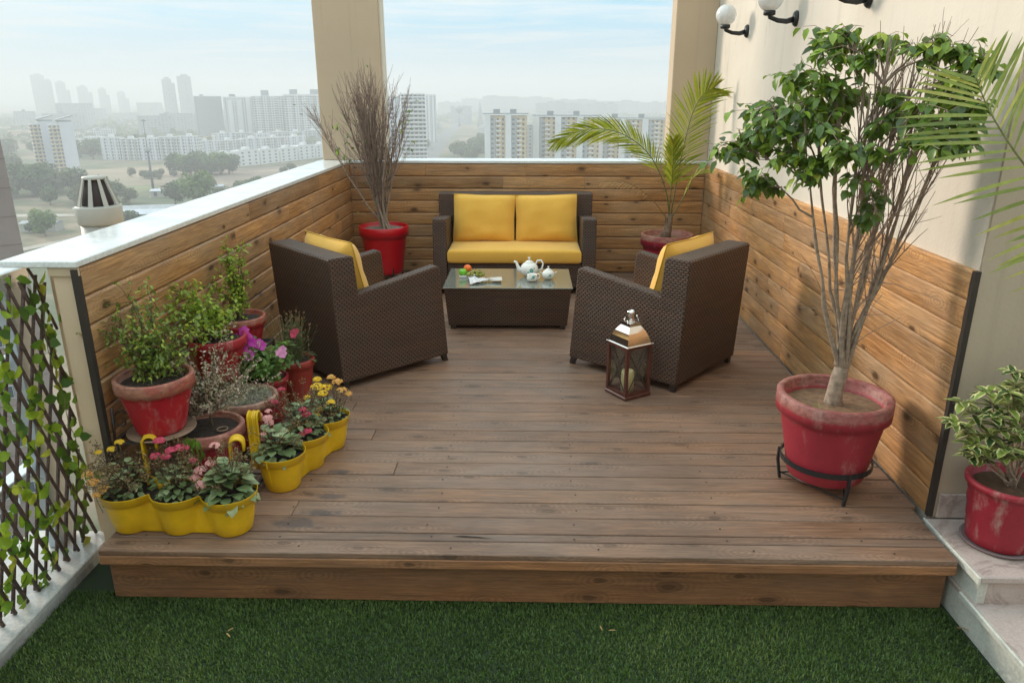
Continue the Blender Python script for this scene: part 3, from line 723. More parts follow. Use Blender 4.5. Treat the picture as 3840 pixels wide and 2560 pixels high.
# napkin
nk = thing('folded_napkin', 'crumpled white napkin with blue print tied in a ring', 'napkin', (-.37, 5.83, TZ), rad(8))
m, t, b = nt('napkin_cloth'); vo = N(t, 'ShaderNodeTexVoronoi'); vo.inputs['Scale'].default_value = 55; L(t, coord(t), vo.inputs['Vector'])
L(t, mix(t, ramp(t, math_(t, 'ADD', vo.outputs['Distance'], math_(t, 'MULTIPLY', noi(t, coord(t), 18, 3), .5)), [(.42, g3(1)), (.50, g3(0))]), (.74, .72, .70), (.05, .06, .30)), b.inputs['Base Color']); b.inputs['Roughness'].default_value = .8; M_NAP = m
w = MB(); n_ = 18
for j in range(n_+1):
    for i in range(n_+1):
        u = i/n_; v = j/n_; ww = .015+.125*(1-u)**.8
        x = -.10+.155*u; y = (v-.5)*ww*1.25*(1+.18*math.sin(7*v+2)*(1-u)); z = .006+.018*abs(math.sin(v*13+u*2))*(1-.3*u)+.012*noise.noise(Vector((u*5, v*5, 1)))+.012*math.sin(PI*v)
        w.v.append((x, y, max(.001, z)))
for j in range(n_):
    for i in range(n_): a = j*(n_+1)+i; w.face((a, a+1, a+n_+2, a+n_+1), None, True)
o = w.build('printed_cloth', M_NAP, nk); sdm = o.modifiers.new('s', 'SOLIDIFY'); sdm.thickness = .003
w = MB()
for j in range(n_+1):
    for i in range(n_+1):
        u = i/n_; v = j/n_; ww = .02+.075*math.sin(min(1, u*1.15)*PI*.62)
        w.v.append((.062+.10*u, (v-.5)*ww, .008+.014*abs(math.sin(v*9+u))+.015*math.sin(PI*v)))
for j in range(n_):
    for i in range(n_): a = j*(n_+1)+i; w.face((a, a+1, a+n_+2, a+n_+1), None, True)
o = w.build('cloth_tail', plain('napkin_plain', (.66, .62, .56), .8), nk); sdm = o.modifiers.new('s', 'SOLIDIFY'); sdm.thickness = .003
w = MB(); w.tube([(.058, .014*math.cos(a), .014+.012*math.sin(a)) for a in [k*PI/8 for k in range(17)]], .005, 6, False); w.build('napkin_ring', plain('bamboo_ring', (.62, .5, .25), .5), nk)

# ------------------------------------------------------------------ lantern
ln = thing('candle_lantern', 'brown wooden lantern with chrome roof and crossed bars in front of the armchair', 'lantern', (.637, 4.405, 0), rad(32)); ln.scale = (.93, .93, 1.07)
M_MAH = plain('mahogany_wood', (.085, .024, .016), .3, .3, 30, coat=.3)
m, t, b = nt('chrome'); b.inputs['Base Color'].default_value = (.78, .76, .74, 1); b.inputs['Metallic'].default_value = 1; b.inputs['Roughness'].default_value = .07; M_CHR = m
m, t, b = nt('lantern_glass'); gl = N(t, 'ShaderNodeBsdfGlossy'); gl.inputs['Roughness'].default_value = .02; tp = N(t, 'ShaderNodeBsdfTransparent'); tp.inputs[0].default_value = (.93, .95, .94, 1)
ms = N(t, 'ShaderNodeMixShader'); ms.inputs[0].default_value = .09; L(t, tp.outputs[0], ms.inputs[1]); L(t, gl.outputs[0], ms.inputs[2]); L(t, ms.outputs[0], t.nodes['Material Output'].inputs[0]); M_GLS = m
a = .095
w = MB(); w.box(-.112, .112, -.112, .112, 0, .022, None, .005); w.build('base', M_MAH, ln)
w = MB()
for sx in (-1, 1):
    for sy in (-1, 1): w.box(sx*a-.011, sx*a+.011, sy*a-.011, sy*a+.011, .0225, .318, None, .002)
for z in (.0225, .302):
    for s_ in (-1, 1):
        w.box(-a+.0115, a-.0115, s_*a-.009, s_*a+.009, z, z+.016); w.box(s_*a-.009, s_*a+.009, -a+.0115, a-.0115, z, z+.016)
w.build('frame', M_MAH, ln)
w = MB()
for s_ in (-1, 1):
    for q in (-1, 1):
        w.tube([(-a*q*.88, s_*(a+.0035*q), .04), (a*q*.88, s_*(a+.0035*q), .300)], .0034, 4, sm=False)
        w.tube([(s_*(a+.0035*q), -a*q*.88, .04), (s_*(a+.0035*q), a*q*.88, .300)], .0034, 4, sm=False)
w.build('cross_bars', M_DARKEND, ln)
for (x0, x1, y0, y1) in ((-a+.011, a-.011, -a+.010, -a+.012), (-a+.011, a-.011, a-.012, a-.010), (-a+.010, -a+.012, -a+.013, a-.013), (a-.012, a-.010, -a+.013, a-.013)):
    w = MB(); w.box(x0, x1, y0, y1, .039, .301); w.build('glass_pane', M_GLS, ln)
w = MB(); w.box(-.113, .113, -.113, .113, .3185, .3255, None, .002)
prof = [(.098, .326), (.094, .338), (.086, .362), (.072, .390), (.056, .412), (.046, .424), (.044, .436), (.050, .438), (.050, .444)]
vs = []; fs = []
for r_, z in prof: vs += [(-r_, -r_, z), (r_, -r_, z), (r_, r_, z), (-r_, r_, z)]
for i in range(len(prof)-1):
    for k in range(4): fs.append((i*4+k, i*4+(k+1) % 4, i*4+4+(k+1) % 4, i*4+4+k))
fs.append(tuple((len(prof)-1)*4+k for k in range(4))); w.add(vs, fs)
w.lathe([(.030, .4445), (.027, .452), (.027, .492), (.029, .497), (.027, .506), (.016, .511), (.013, .508), (.0, .505)], 24)
w.build('metal_roof', M_CHR, ln)
w = MB(); w.tube([(-.052, 0, .47), (-.058, .0, .455), (-.03, -.045, .449), (.03, -.045, .449), (.058, 0, .455), (.052, 0, .47)], .003, 6); w.sphere((-.052, 0, .47), .006, 8, 6); w.sphere((.052, 0, .47), .006, 8, 6); w.build('carry_handle', M_CHR, ln)
cd = thing('candle', 'cream pillar candle standing inside the lantern', 'candle', (.632, 4.385, .0225))
w = MB(); w.lathe([(.041, 0), (.041, .132), (.037, .139), (.029, .137), (.014, .128), (0, .126)], 24, jit=.012); w.build('wax', plain('candle_wax', (.80, .70, .36), .45, .05), cd)
w = MB(); w.tube([(0, 0, .124), (.002, 0, .142)], .0012, 5); w.build('wick', M_IRON, cd)

# ------------------------------------------------------------------ pots
def pot(root, r, h, mat, soil, z=0, x=0, y=0, rim_h=.24, taper=.66, soil_d=.15, rib=0, rimt=.10, jit=.006, seed=1):
    w = MB(); rb = r*taper; rh = h*rim_h; wt = r*rimt*1.1
    pr = [(rb*.93, z), (rb, z+.008)]
    ns = 10
    for k in range(1, ns):
        f = k/ns; q = rb+(r*.91-rb)*f
        if rib: q += rib*math.sin(f*PI*2*6)
        pr.append((q, z+.008+(h-rh-.008)*f))
    pr += [(r*.915, z+h-rh), (r*.99, z+h-rh+.004), (r*1.0, z+h-rh*.55), (r, z+h-.006), (r-.006, z+h), (r-wt, z+h-.001), (r-wt-.004, z+h-.008), (r-wt-.012, z+h-h*soil_d-.01)]
    w.lathe(pr, 40, (x, y), jit=jit, seed=seed); p = w.build('pot', mat, root)
    s_ = MB(); rs = r-wt-.010; n = 20; zz = z+h-h*soil_d; rings = 7
    s_.v.append((x, y, zz+.012))
    for i in range(1, rings+1):
        for k in range(n):
            a = 2*PI*k/n; q = rs*i/rings; s_.v.append((x+q*math.cos(a), y+q*math.sin(a), zz+.012*(1-(i/rings)**2)+noise.noise(Vector((q*30*math.cos(a)+seed, q*30*math.sin(a), 0)))*.006*(i < rings)))
    for k in range(n): s_.face((0, 1+k, 1+(k+1) % n), None, True)
    for i in range(rings-1):
        for k in range(n): s_.face((1+i*n+k, 1+(i+1)*n+k, 1+(i+1)*n+(k+1) % n, 1+i*n+(k+1) % n), None, True)
    s_.build('soil', soil, root)
    return zz
def ringstand(name, label, loc, r, zr, foot, nleg, rot=0, group=None):
    o = thing(name, label, 'pot stand', loc, rot, group)
    w = MB(); vs = []; n = 36
    for k in range(n):
        a = 2*PI*k/n; c, s_ = math.cos(a), math.sin(a)
        vs += [(r*c, r*s_, zr-.012), ((r+.006)*c, (r+.006)*s_, zr-.012), ((r+.006)*c, (r+.006)*s_, zr+.012), (r*c, r*s_, zr+.012)]
    fs = []
    for k in range(n):
        for j in range(4): fs.append((k*4+j, k*4+(j+1) % 4, ((k+1) % n)*4+(j+1) % 4, ((k+1) % n)*4+j))
    w.add(vs, fs); w.build('ring', M_IRON, o)
    fl = []
    for k in range(nleg):
        a = 2*PI*k/nleg; w = MB(); c, s_ = math.cos(a), math.sin(a)
        w.tube([((r+.008)*c, (r+.008)*s_, zr+.014), ((r+.010)*c, (r+.010)*s_, zr-.05), (foot*c, foot*s_, 0)], .0085, 4, sm=False); w.build('leg', M_IRON, o); fl.append(Vector((foot*.985*c, foot*.985*s_, .03)))
    w = MB()
    for k in range(nleg):
        a, b_ = fl[k], fl[(k+1) % nleg]; w.tube([a, b_], .0045, 5)
    w.build('brace', M_IRON, o)
    return o
def path(p0, d, ln, n=6, wander=.25, grav=0., r0=.004, r1=.0015, mb=None, sides=5):
    pts = [Vector(p0)]; d = Vector(d).normalized(); st_ = ln/n
    for k in range(n):
        d = (d+rv(wander)*.5+Vector((0, 0, grav))).normalized(); pts.append(pts[-1]+d*st_)
    if mb: mb.tube(pts, [r0+(r1-r0)*k/n for k in range(n+1)], sides, False)
    return pts


# --- ficus, foreground right
FX, FY = 1.435, 3.25
sd = ringstand('pot_stand', 'black iron three legged stand under the large red ficus pot', (FX, FY, 0), .203, .150, .195, 3, rad(-82), 'black iron pot stands')
fc = thing('ficus_tree', 'tall half bare ficus tree in a large worn red pot on an iron stand', 'potted tree', (FX, FY, .070))
zs = pot(fc, .256, .412, potmat('ficus_pot_paint', (.36, .022, .04), (.30, .10, .08), .45, rim_z=.380, speck=.45), M_SOILB, 0, 0, 0, .23, .68, .15, jit=.012, seed=4)
base = Vector((0, .0, zs))
w = MB()
tw = []   # twigs
trunk = [(0, 0, zs-.02), (-.004, 0, zs+.03), (.0, 0, zs+.09), (.008, .0, zs+.15), (.010, .0, zs+.19)]
w.tube(trunk, [.052, .040, .036, .036, .028], 12)
w.build('trunk', M_BARK, fc)
def W(x, y, z): return Vector((x-FX, y-FY, z-.070))
w = MB(); lf = MB(); tg = MB()
clL = [(1.24, 3.3, 2.03), (1.22, 3.3, 2.0), (1.11, 3.35, 1.86), (1.29, 3.2, 1.93), (1.03, 3.4, 1.74), (1.12, 3.2, 1.75), (.94, 3.4, 1.63), (1.18, 3.1, 1.66), (1.32, 3.3, 1.79), (1.06, 3.2, 1.57), (1.17, 3.1, 1.52), (.95, 3.3, 1.46), (1.24, 3.0, 1.60), (1.26, 3.35, 1.70), (1.0, 3.25, 1.66), (.88, 3.35, 1.58), (1.13, 3.3, 1.64), (1.20, 3.2, 1.84)]
clR = [(1.50, 2.95, 1.99), (1.62, 2.86, 1.90), (1.53, 2.92, 1.95), (1.57, 2.86, 1.86), (1.60, 2.84, 1.76), (1.57, 2.80, 1.68), (1.50, 2.76, 1.64), (1.47, 2.90, 1.75), (1.62, 2.95, 1.80), (1.53, 2.85, 1.66), (1.59, 2.8, 1.71), (1.46, 2.82, 1.66)]
clM = [(1.38, 3.2, 2.0), (1.45, 3.2, 1.98), (1.42, 3.1, 1.78), (1.36, 3.05, 1.66), (1.40, 3.1, 1.40), (1.38, 3.05, 1.33), (1.36, 3.0, 1.60), (1.28, 3.0, 1.48), (1.44, 3.1, 1.72)]
stems = []
for k in range(13):
    a = R.uniform(0, 2*PI); tx = 1.435+(-.36+.055*k)*.85+R.uniform(-.03, .03); ty = 3.22+R.uniform(-.16, .14); tz = R.uniform(1.75, 2.02) if k > 3 else R.uniform(1.6, 1.9)
    p = curve_to((R.uniform(-.012, .03), R.uniform(-.012, .012), zs+.12+R.uniform(0, .08)), W(tx, ty, tz), 9, ((tx-1.435)*.10, (ty-3.2)*.15, -.02), .009)
    w.tube(p, [R.uniform(.0095, .0145)-(.0080)*(j/9)**.7 for j in range(10)], 7, False); stems.append(p)
w.build('branches', M_BARK, fc)
def near_stem(q, frac=(.3, .9)):
    best = None
    for p in stems:
        for j in range(2, 9):
            if p[j].z < q.z-.08:
                d = (p[j]-q).length+.3*abs((q.z-p[j].z)-.25)
                if best is None or d < best[0]: best = (d, p[j])
    return best[1] if best else stems[0][3]
def ficus_leaves(c, n, spread):
    c = W(*c); s0 = near_stem(c); pp = curve_to(s0, c, 6, (0, 0, .03), .012); tg.tube(pp, [.0055-.0008*j for j in range(7)], 5, False)
    for _ in range(max(3, n//6)):
        tip = c+Vector((R.gauss(0, spread), R.gauss(0, spread*.8), R.gauss(0, spread*.75)))
        src = pp[R.choice((3, 4, 5, 6))]; q = curve_to(src, tip, 4, (0, 0, .02), .008); tg.tube(q, [.0024, .002, .0016, .0013, .001], 4, False)
        for j in range(6):
            f = .35+.65*j/5; k = min(3, int(f*4)); p = q[k].lerp(q[min(4, k+1)], f*4-k)
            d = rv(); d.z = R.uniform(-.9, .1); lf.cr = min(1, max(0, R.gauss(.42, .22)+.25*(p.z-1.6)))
            lf.leaf(p+d.normalized()*.01, d, (R.uniform(-.5, .2), R.uniform(-.8, .2), 1), R.uniform(.042, .066), R.uniform(.026, .038), R.uniform(.2, .5), .3, (.9, 1, .78))
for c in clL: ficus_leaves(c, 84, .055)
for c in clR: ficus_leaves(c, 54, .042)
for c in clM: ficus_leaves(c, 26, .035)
# bare twigs in the middle and right
for k in range(135):
    p = stems[R.randrange(4, 13)]; j = R.randrange(3, 8); s0 = p[j].lerp(p[j+1], R.random())
    ln_ = R.uniform(.18, .5); d = Vector((R.gauss(.12, .22), R.gauss(-.05, .2), 1))
    q = path(s0, d, min(ln_, (2.0-s0.z)), 6, .2, .02, .0032, .0011, tg, 4)
    for _ in range(2):
        j = R.randrange(2, 5); path(q[j], (q[j+1]-q[j]).normalized()+rv(.6), R.uniform(.06, .16), 4, .3, .05, .0018, .0008, tg, 3)
for k in range(26):
    p = stems[R.randrange(13)]; j = R.randrange(1, 4); path(p[j], rv(.8)+Vector((0, 0, .8)), R.uniform(.1, .35), 5, .4, 0, .0028, .001, tg, 4)
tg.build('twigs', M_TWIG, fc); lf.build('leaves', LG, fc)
w = MB()
for k in range(7):
    a = R.uniform(0, 2*PI); w.cr = R.random(); w.leaf((-.11+R.uniform(-.01, .01), -.08+R.uniform(-.01, .01), zs), (math.cos(a)*.4, math.sin(a)*.4, 1), (math.sin(a), math.cos(a), 0), .045, .004, .3)
w.build('weed', LB, fc)

# --- bare bush, back left
sd = ringstand('pot_stand', 'black iron stand under the bright red pot in the back corner', (-1.43, 7.33, 0), .165, .17, .19, 4, rad(35), 'black iron pot stands')
bb = thing('bare_bush', 'tall bare twiggy bush in a glossy bright red pot in the back corner', 'potted bush', (-1.43, 7.33, .10))
M_RGLOSS = plain('glossy_red_plastic', (.50, .004, .012), .28, .06, 6)
zs = pot(bb, .245, .47, M_RGLOSS, M_SOILG, 0, 0, 0, .20, .70, .08, rimt=.05, jit=0)
w = MB(); tg = MB(); lf = MB()
bst = []
for k in range(16):
    a = R.uniform(0, 2*PI); q = R.uniform(0, .055)
    tx = R.gauss(-.06, .19); ty = R.gauss(0, .09)
    p = curve_to((q*math.cos(a)+.02, q*math.sin(a), zs-.01), (tx, ty-.05, zs+R.uniform(.85, 1.2)), 9, (-.03, 0, 0), .012)
    w.tube(p, [.0125*(1-.72*j/9) for j in range(10)], 6, False); bst.append(p)
w.build('branches', M_BARK, bb)
for k in range(480):
    p = bst[R.randrange(16)]; j = R.randrange(2, 9); s0 = p[j].lerp(p[j+1], R.random())
    dirx = (s0.x+.03)*1.0+R.gauss(0, .16)
    top = 1.52+.06*R.random()-abs(s0.x+.02)*.7
    ln_ = R.uniform(.25, .6)
    if s0.z+ln_*.9 > zs+top: ln_ = max(.08, (zs+top-s0.z)*1.05)
    q = path(s0, (dirx, R.gauss(0, .12), 1), ln_, 7, .34, .04, .0034, .0014, tg, 4)
    for _ in range(2): j = R.choice((2, 3, 4)); path(q[j], (q[j+1]-q[j]).normalized()+rv(.55), R.uniform(.06, .17), 5, .5, .03, .0018, .0008, tg, 3)
for k in range(14):   # longer side shoots to the left and right
    sgn = -1 if k % 3 else 1
    q = path((sgn*.05-.02, R.uniform(-.05, .0), zs+R.uniform(.35, .8)), (sgn*R.uniform(.6, .95), -.1, 1), R.uniform(.4, .62), 7, .2, .02, .0036, .0014, tg, 4)
    if k % 2 == 0:
        for _ in range(6):
            d = rv(); lf.cr = R.random(); lf.leaf(q[R.choice((5, 6, 7))]+rv(.012), d, (0, -.5, 1), .04, .022, .4)
for k in range(70):
    p = bst[R.randrange(16)][R.randrange(2, 10)]; p = Vector((p.x*1.6, p.y, p.z+R.choice((0, .1, .3)))); lf.cr = R.random()*.6; lf.leaf(p+rv(.05), rv(), (0, -.5, 1), R.uniform(.03, .04), .018, .4)
tg.build('twigs', M_TWIG, bb); lf.build('leaves', LV, bb)

# --- palms
def frond(mb, rb, pts, lmax, wmax, n=46, droop=.25, mat_r=None, start=.22, ang=48, vee=.35, gravity=.4, both=(1, 1), rr=(.007, .0015), sv=None):
    P = [Vector(p) for p in pts]
    def ev(t):
        m_ = len(P)-1; x = min(t*m_, m_-1e-6); i = int(x); f = x-i
        p0, p1, p2, p3 = P[max(i-1, 0)], P[i], P[i+1], P[min(i+2, m_)]
        return .5*((2*p1)+(-p0+p2)*f+(2*p0-5*p1+4*p2-p3)*f*f+(-p0+3*p1-3*p2+p3)*f**3)
    K = 24; line = [ev(k/K) for k in range(K+1)]
    rb.tube(line, [rr[0]+(rr[1]-rr[0])*k/K for k in range(K+1)], 6, False)
    for k in range(n):
        t_ = start+(1-start)*(k+.5)/n; p = ev(t_); d = (ev(min(1, t_+.02))-ev(t_-.02)).normalized()
        side = Vector(sv) if sv else d.cross(Vector((0, 0, 1)))
        side = side-d*side.dot(d); side = side.normalized() if side.length > .05 else Vector((1, 0, 0)); upv = side.cross(d).normalized()
        env = math.sin(PI*min(1, .18+.82*(t_-start)/(1-start)*.93))**.6
        for s_ in (-1, 1):
            if not both[0 if s_ < 0 else 1]: continue
            a = rad(ang*(1-.45*t_)+R.uniform(-5, 5)); ld = d*math.cos(a)+side*s_*math.sin(a)+upv*(vee+R.uniform(-.12, .12))
            ln_ = lmax*env*R.uniform(.85, 1.08); mb.cr = min(1, max(0, R.gauss(.5, .25)))
            # narrow blade in three bent segments
            ld.normalize(); sdv = ld.cross(upv).normalized(); o = len(mb.v); m_ = 4
            for i in range(m_+1):
                f = i/m_; c = p+ld*ln_*f-Vector((0, 0, gravity*ln_*f*f*.5)); ww = wmax*.5*(math.sin(PI*(.12+.86*f))**.8)
                if i == m_: ww = .0004
                mb.v.append(tuple(c+sdv*ww)); mb.v.append(tuple(c-sdv*ww+upv*ww*.3))
            for i in range(m_): mb.face((o+2*i, o+2*i+1, o+2*i+3, o+2*i+2), None, True)
pm = thing('palm', 'potted palm with one arching and one upright frond in the back corner', 'potted palm', (1.355, 7.25, 0))
zs = pot(pm, .255, .50, potmat('palm_pot_paint', (.36, .010, .03), (.36, .14, .09), .3, rim_z=.485), M_SOILB, .015, 0, 0, .22, .68, .1, seed=9)
w = MB(); w.tube([(-.02, 0, zs-.01), (0, 0, zs+.07), (.012, 0, zs+.16), (.015, 0, zs+.24)], [.055, .042, .034, .024], 10)
for k in range(10):
    a = k*1.3; w.tube([(.02*math.cos(a), .02*math.sin(a), zs+.06+.012*k), (.04*math.cos(a)+.01, .04*math.sin(a), zs+.15+.01*k)], [.008, .002], 4)
w.build('trunk', plain('palm_trunk', (.21, .14, .09), .85, .4, 40, bs=.8), pm)
rb = MB(); lfm = MB(); top = zs+.19
frond(lfm, rb, [(.01, -.01, top), (-.06, -.08, top+.30), (-.24, -.12, top+.62), (-.52, -.15, top+.81), (-.82, -.18, top+.84), (-1.10, -.2, top+.74)], .29, .0115, 64, start=.30, ang=42, vee=.1, gravity=.30, sv=(.15, -.45, 1))
frond(lfm, rb, [(.02, 0, top), (.04, -.05, top+.30), (.08, -.08, top+.65), (.14, -.10, top+.98), (.22, -.14, top+1.15), (.30, -.18, top+1.20)], .32, .0115, 62, start=.22, ang=56, vee=.1, gravity=.25, sv=(1, -.25, -.1))
frond(lfm, rb, [(.0, 0, top), (-.0, -.06, top+.3), (-.01, -.10, top+.55), (-.03, -.14, top+.74)], .26, .016, 30, start=.35, ang=38, vee=.2, sv=(1, .2, 0))
frond(lfm, rb, [(.03, .02, top), (.14, -.0, top+.22), (.22, -.02, top+.40), (.34, -.03, top+.44)], .20, .014, 22, start=.3, ang=45, vee=.2)
rb.build('frond_stems', M_STEM, pm); lfm.build('fronds', LP, pm)
rb = MB(); lfm = MB()
frond(lfm, rb, [(-.01, 0, top), (-.16, -.03, top+.18), (-.36, -.06, top+.33), (-.52, -.08, top+.37), (-.66, -.10, top+.36)], .16, .005, 20, start=.3, ang=60, vee=-.1, gravity=.9)
rb.build('dead_frond_stem', LD, pm); lfm.build('dead_frond', LD, pm)

np_ = thing('palm', 'potted palm leaning its drooping fronds in front of the house wall beside the ficus', 'potted palm', (2.55, 2.35, -.1345))
zs = pot(np_, .22, .36, M_REDW, M_SOILB, 0, 0, 0, .22, .68, .1, seed=13)
w = MB(); w.tube([(0, 0, zs-.01), (0, 0, zs+.2), (-.02, 0, zs+.42)], [.05, .035, .025], 10); w.build('trunk', M_BARK, np_)
def W2(x, y, z): return (x-2.55, y-2.35, z+.1345)
rb = MB(); lfm = MB()
frond(lfm, rb, [(-.02, 0, zs+.36), W2(2.25, 2.38, .95), W2(1.90, 2.45, 1.30), W2(1.66, 2.54, 1.55), W2(1.53, 2.60, 1.73), W2(1.47, 2.63, 1.85)], .34, .013, 20, start=.48, ang=84, vee=.05, gravity=.12, sv=(-.75, -.15, -.65))
frond(lfm, rb, [(-.02, 0, zs+.36), W2(2.35, 2.3, .9), W2(2.10, 2.3, 1.18), W2(1.85, 2.35, 1.36), W2(1.70, 2.40, 1.42)], .38, .015, 14, start=.5, ang=62, vee=-.1, gravity=.30, sv=(-.4, -.2, -.9))
rb.build('frond_stems', M_STEM, np_); lfm.build('fronds', LPT, np_)

# --- variegated shrub on the marble step
vs_ = thing('variegated_shrub', 'cream edged variegated shrub in a ribbed red pot on the marble step', 'potted shrub', (1.995, 2.775, .012))
zs = pot(vs_, .165, .285, potmat('ribbed_pot_paint', (.34, .014, .03), (.42, .22, .2), .45, speck=.6), plain('brown_soil', (.08, .042, .02), .9, .4, 40, bs=1), 0, 0, 0, .10, .74, .12, rib=.0022, jit=.002, seed=6)
ss = thing('plant_saucer', 'grey saucer under the ribbed red pot on the marble step', 'saucer', (1.995, 2.775, .001))
w = MB(); w.lathe([(.128, 0), (.142, .012), (.142, .0145), (.132, .012), (.125, .0098), (.0, .0098)], 32); w.build('dish', plain('grey_saucer', (.2, .15, .15), .6), ss)
w = MB(); lf = MB()
tips = [(-.30, -.03, .55), (-.23, -.06, .47), (-.26, .0, .62), (-.14, -.06, .69), (-.1, -.02, .76), (-.18, -.08, .60), (-.02, -.05, .80), (.06, -.04, .72), (-.08, -.1, .55), (.02, -.1, .62), (-.20, -.02, .40), (.1, -.06, .52), (.14, 0, .66), (.18, -.04, .78), (-.04, .04, .68), (-.16, -.05, .50), (.0, -.08, .45), (-.20, -.04, .68), (-.06, -.07, .63), (.08, .02, .82), (-.02, -.1, .70), (-.12, -.1, .47)]
for tp_ in tips:
    p = curve_to((R.uniform(-.02, .02), R.uniform(-.02, .02), zs), tp_, 6, (0, 0, .02), .012); w.tube(p, [.006-.0007*j for j in range(7)], 5, False)
    for q in (p[-1], p[-1], p[-2], p[-2].lerp(p[-3], .5)):
        for k in range(6):
            a = 2*PI*k/6+R.random(); d = Vector((math.cos(a), math.sin(a), R.uniform(-.1, .6)))
            lf.cr = R.random(); f0 = len(lf.f); lf.leaf(q+rv(.006), d, (0, 0, 1), R.uniform(.048, .072), R.uniform(.030, .040), .35, .25, (.95, 1, .85))
            UVL = {0: 0, 1: 0, 2: 0, 3: 0, 4: 1, 5: 1, 6: 1, 7: 1}
            for fi, f in zip(range(f0, len(lf.f)), ((0, 1, 4), (0, 5, 1), (1, 2, 6, 4), (1, 5, 7, 2), (2, 3, 6), (2, 7, 3))): lf.uv[fi] = [(UVL[k_]*.9 + (.45 if k_ == 3 else 0), 0) for k_ in f]
w.build('stems', M_BARK, vs_); lf.build('leaves', M_VAR, vs_)

# ------------------------------------------------------------------ iron plant stand and the left pots
ps = thing('plant_stand', 'weathered iron two tier plant stand along the wood parapet', 'plant stand', (-1.6, 3.6, 0))
w = MB()
for z, x0, x1, y0, y1 in ((.335, -1.825, -1.60, 2.96, 4.42), (.035, -1.70, -1.28, 3.02, 4.42)):
    for a, b_ in (((x0, y0), (x1, y0)), ((x1, y0), (x1, y1)), ((x1, y1), (x0, y1)), ((x0, y1), (x0, y0))): w.tube([(*a, z), (*b_, z)], .011, 4, sm=False)
    k = 0
    while y0+.11*k < y1: w.tube([(x0, y0+.11*k, z), (x1, y0+.11*k, z)], .005, 4, sm=False); k += 1
w.build('shelf_frame', M_RUST, ps, wo=ps.location)
for x in (-1.825, -1.60):
    for y in (2.96, 3.70, 4.42): w = MB(); w.tube([(x, y, 0), (x, y, .345)], .011, 4, sm=False); w.build('leg', M_RUST, ps, wo=ps.location)
for x in (-1.28,):
    for y in (3.02, 4.42): w = MB(); w.tube([(x, y, 0), (x, y, .045)], .011, 4, sm=False); w.build('leg', M_RUST, ps, wo=ps.location)
w = MB()
for q in (0, 1):
    cx_, cz_ = -1.80, .44+.0*q; pts = []
    for k in range(26):
        a = k*.30; r_ = .055*(1-k/30); pts.append((cx_+.02+r_*math.cos(a)*.9, 2.962, cz_+r_*math.sin(a)))
    w.tube(pts, .0045, 5)
w.tube([(-1.825, 2.961, .345), (-1.815, 2.961, .50)], .006, 4)
w.build('scroll', M_RUST, ps, wo=ps.location)

def bushy(root, mat, stem_mat, starts_tips, nleaf, ll, lw, spread=.03, twig=.06, names=('stems', 'leaves'), r0=.004):
    w = MB(); lf = MB()
    for p0, p1 in starts_tips:
        p = curve_to(p0, p1, 7, ((p1[0]-p0[0])*-.1, 0, .03), .012); w.tube(p, [r0*(1-.75*j/7) for j in range(8)], 5, False)
        for _ in range(int(nleaf*2.1)):
            j = R.randrange(2, 8); s0 = p[j-1].lerp(p[j], R.random()); q = s0+rv(1).normalized()*R.uniform(.1, 1)*twig
            if R.random() < .5: w.tube([s0, s0.lerp(q, .5)+rv(.004), q], [.0013, .001, .0008], 3, False)
            for _ in range(3):
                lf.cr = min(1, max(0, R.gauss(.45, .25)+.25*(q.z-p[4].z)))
                lf.leaf(q+rv(spread*.4), rv()+Vector((0, 0, .2)), rv(.5)+Vector((0, 0, 1)), R.uniform(.7, 1.2)*ll, R.uniform(.8, 1.2)*lw, .3, .3)
    w.build(names[0], stem_mat, root); lf.build(names[1], mat, root)
pA = thing('green_shrub', 'leggy small leaved green shrub in a peeling red pot nearest the trellis', 'potted shrub', (-1.655, 3.05, .363))
zs = pot(pA, .168, .262, potmat('peeling_pot_paint', (.48, .008, .02), (.34, .13, .08), .5, rim_z=.222, speck=.5), M_SOIL, 0, 0, 0, .24, .62, .12, jit=.01, seed=2)
sa = thing('plant_saucer', 'pale terracotta saucer under the peeling red pot on the iron stand', 'saucer', (-1.655, 3.05, .3465))
w = MB(); w.lathe([(.10, 0), (.145, .012), (.148, .018), (.140, .018), (.105, .0145), (.0, .0145)], 32); w.build('dish', M_SAUCER, sa)
bushy(pA, LS, M_STEMW, [((R.uniform(-.03, .03), R.uniform(-.03, .03), zs), tp_) for tp_ in
     [(-.14, -.01, .50), (-.12, .15, .56), (-.15, .02, .44), (-.10, .05, .40), (-.02, .0, .38), (.06, .02, .36), (.0, .12, .42), (.10, .16, .40), (-.13, .10, .62), (-.06, .18, .64), (.12, .05, .33), (.05, .22, .45), (.14, .22, .38), (-.17, -.04, .46), (-.17, .05, .52), (-.10, -.06, .42), (.02, .05, .5), (.09, .12, .48), (-.05, .05, .5), (.16, .12, .36), (-.12, -.03, .37), (.03, -.04, .33), (-.07, .22, .55)]], 13, .025, .014, twig=.10)
pB = thing('green_shrub', 'spreading light green shrub in the red pot second from the trellis', 'potted shrub', (-1.655, 3.74, .347))
zs = pot(pB, .152, .235, M_REDW, M_SOIL, 0, 0, 0, .24, .64, .12, seed=3)
bushy(pB, LB, M_STEMW, [((R.uniform(-.05, .02), R.uniform(-.03, .03), zs), tp_) for tp_ in
     [(-.15, -.06, .50), (-.10, -.10, .42), (-.03, -.08, .37), (-.13, .02, .44), (.0, .02, .36), (-.17, -.14, .40), (-.06, .08, .40), (-.10, -.2, .45), (-.02, -.22, .36), (-.16, .1, .5), (.06, .1, .36)]], 20, .029, .017, twig=.095)
pC = thing('green_shrub', 'upright yellow green shrub in the red pot nearest the left armchair', 'potted shrub', (-1.685, 4.16, .347))
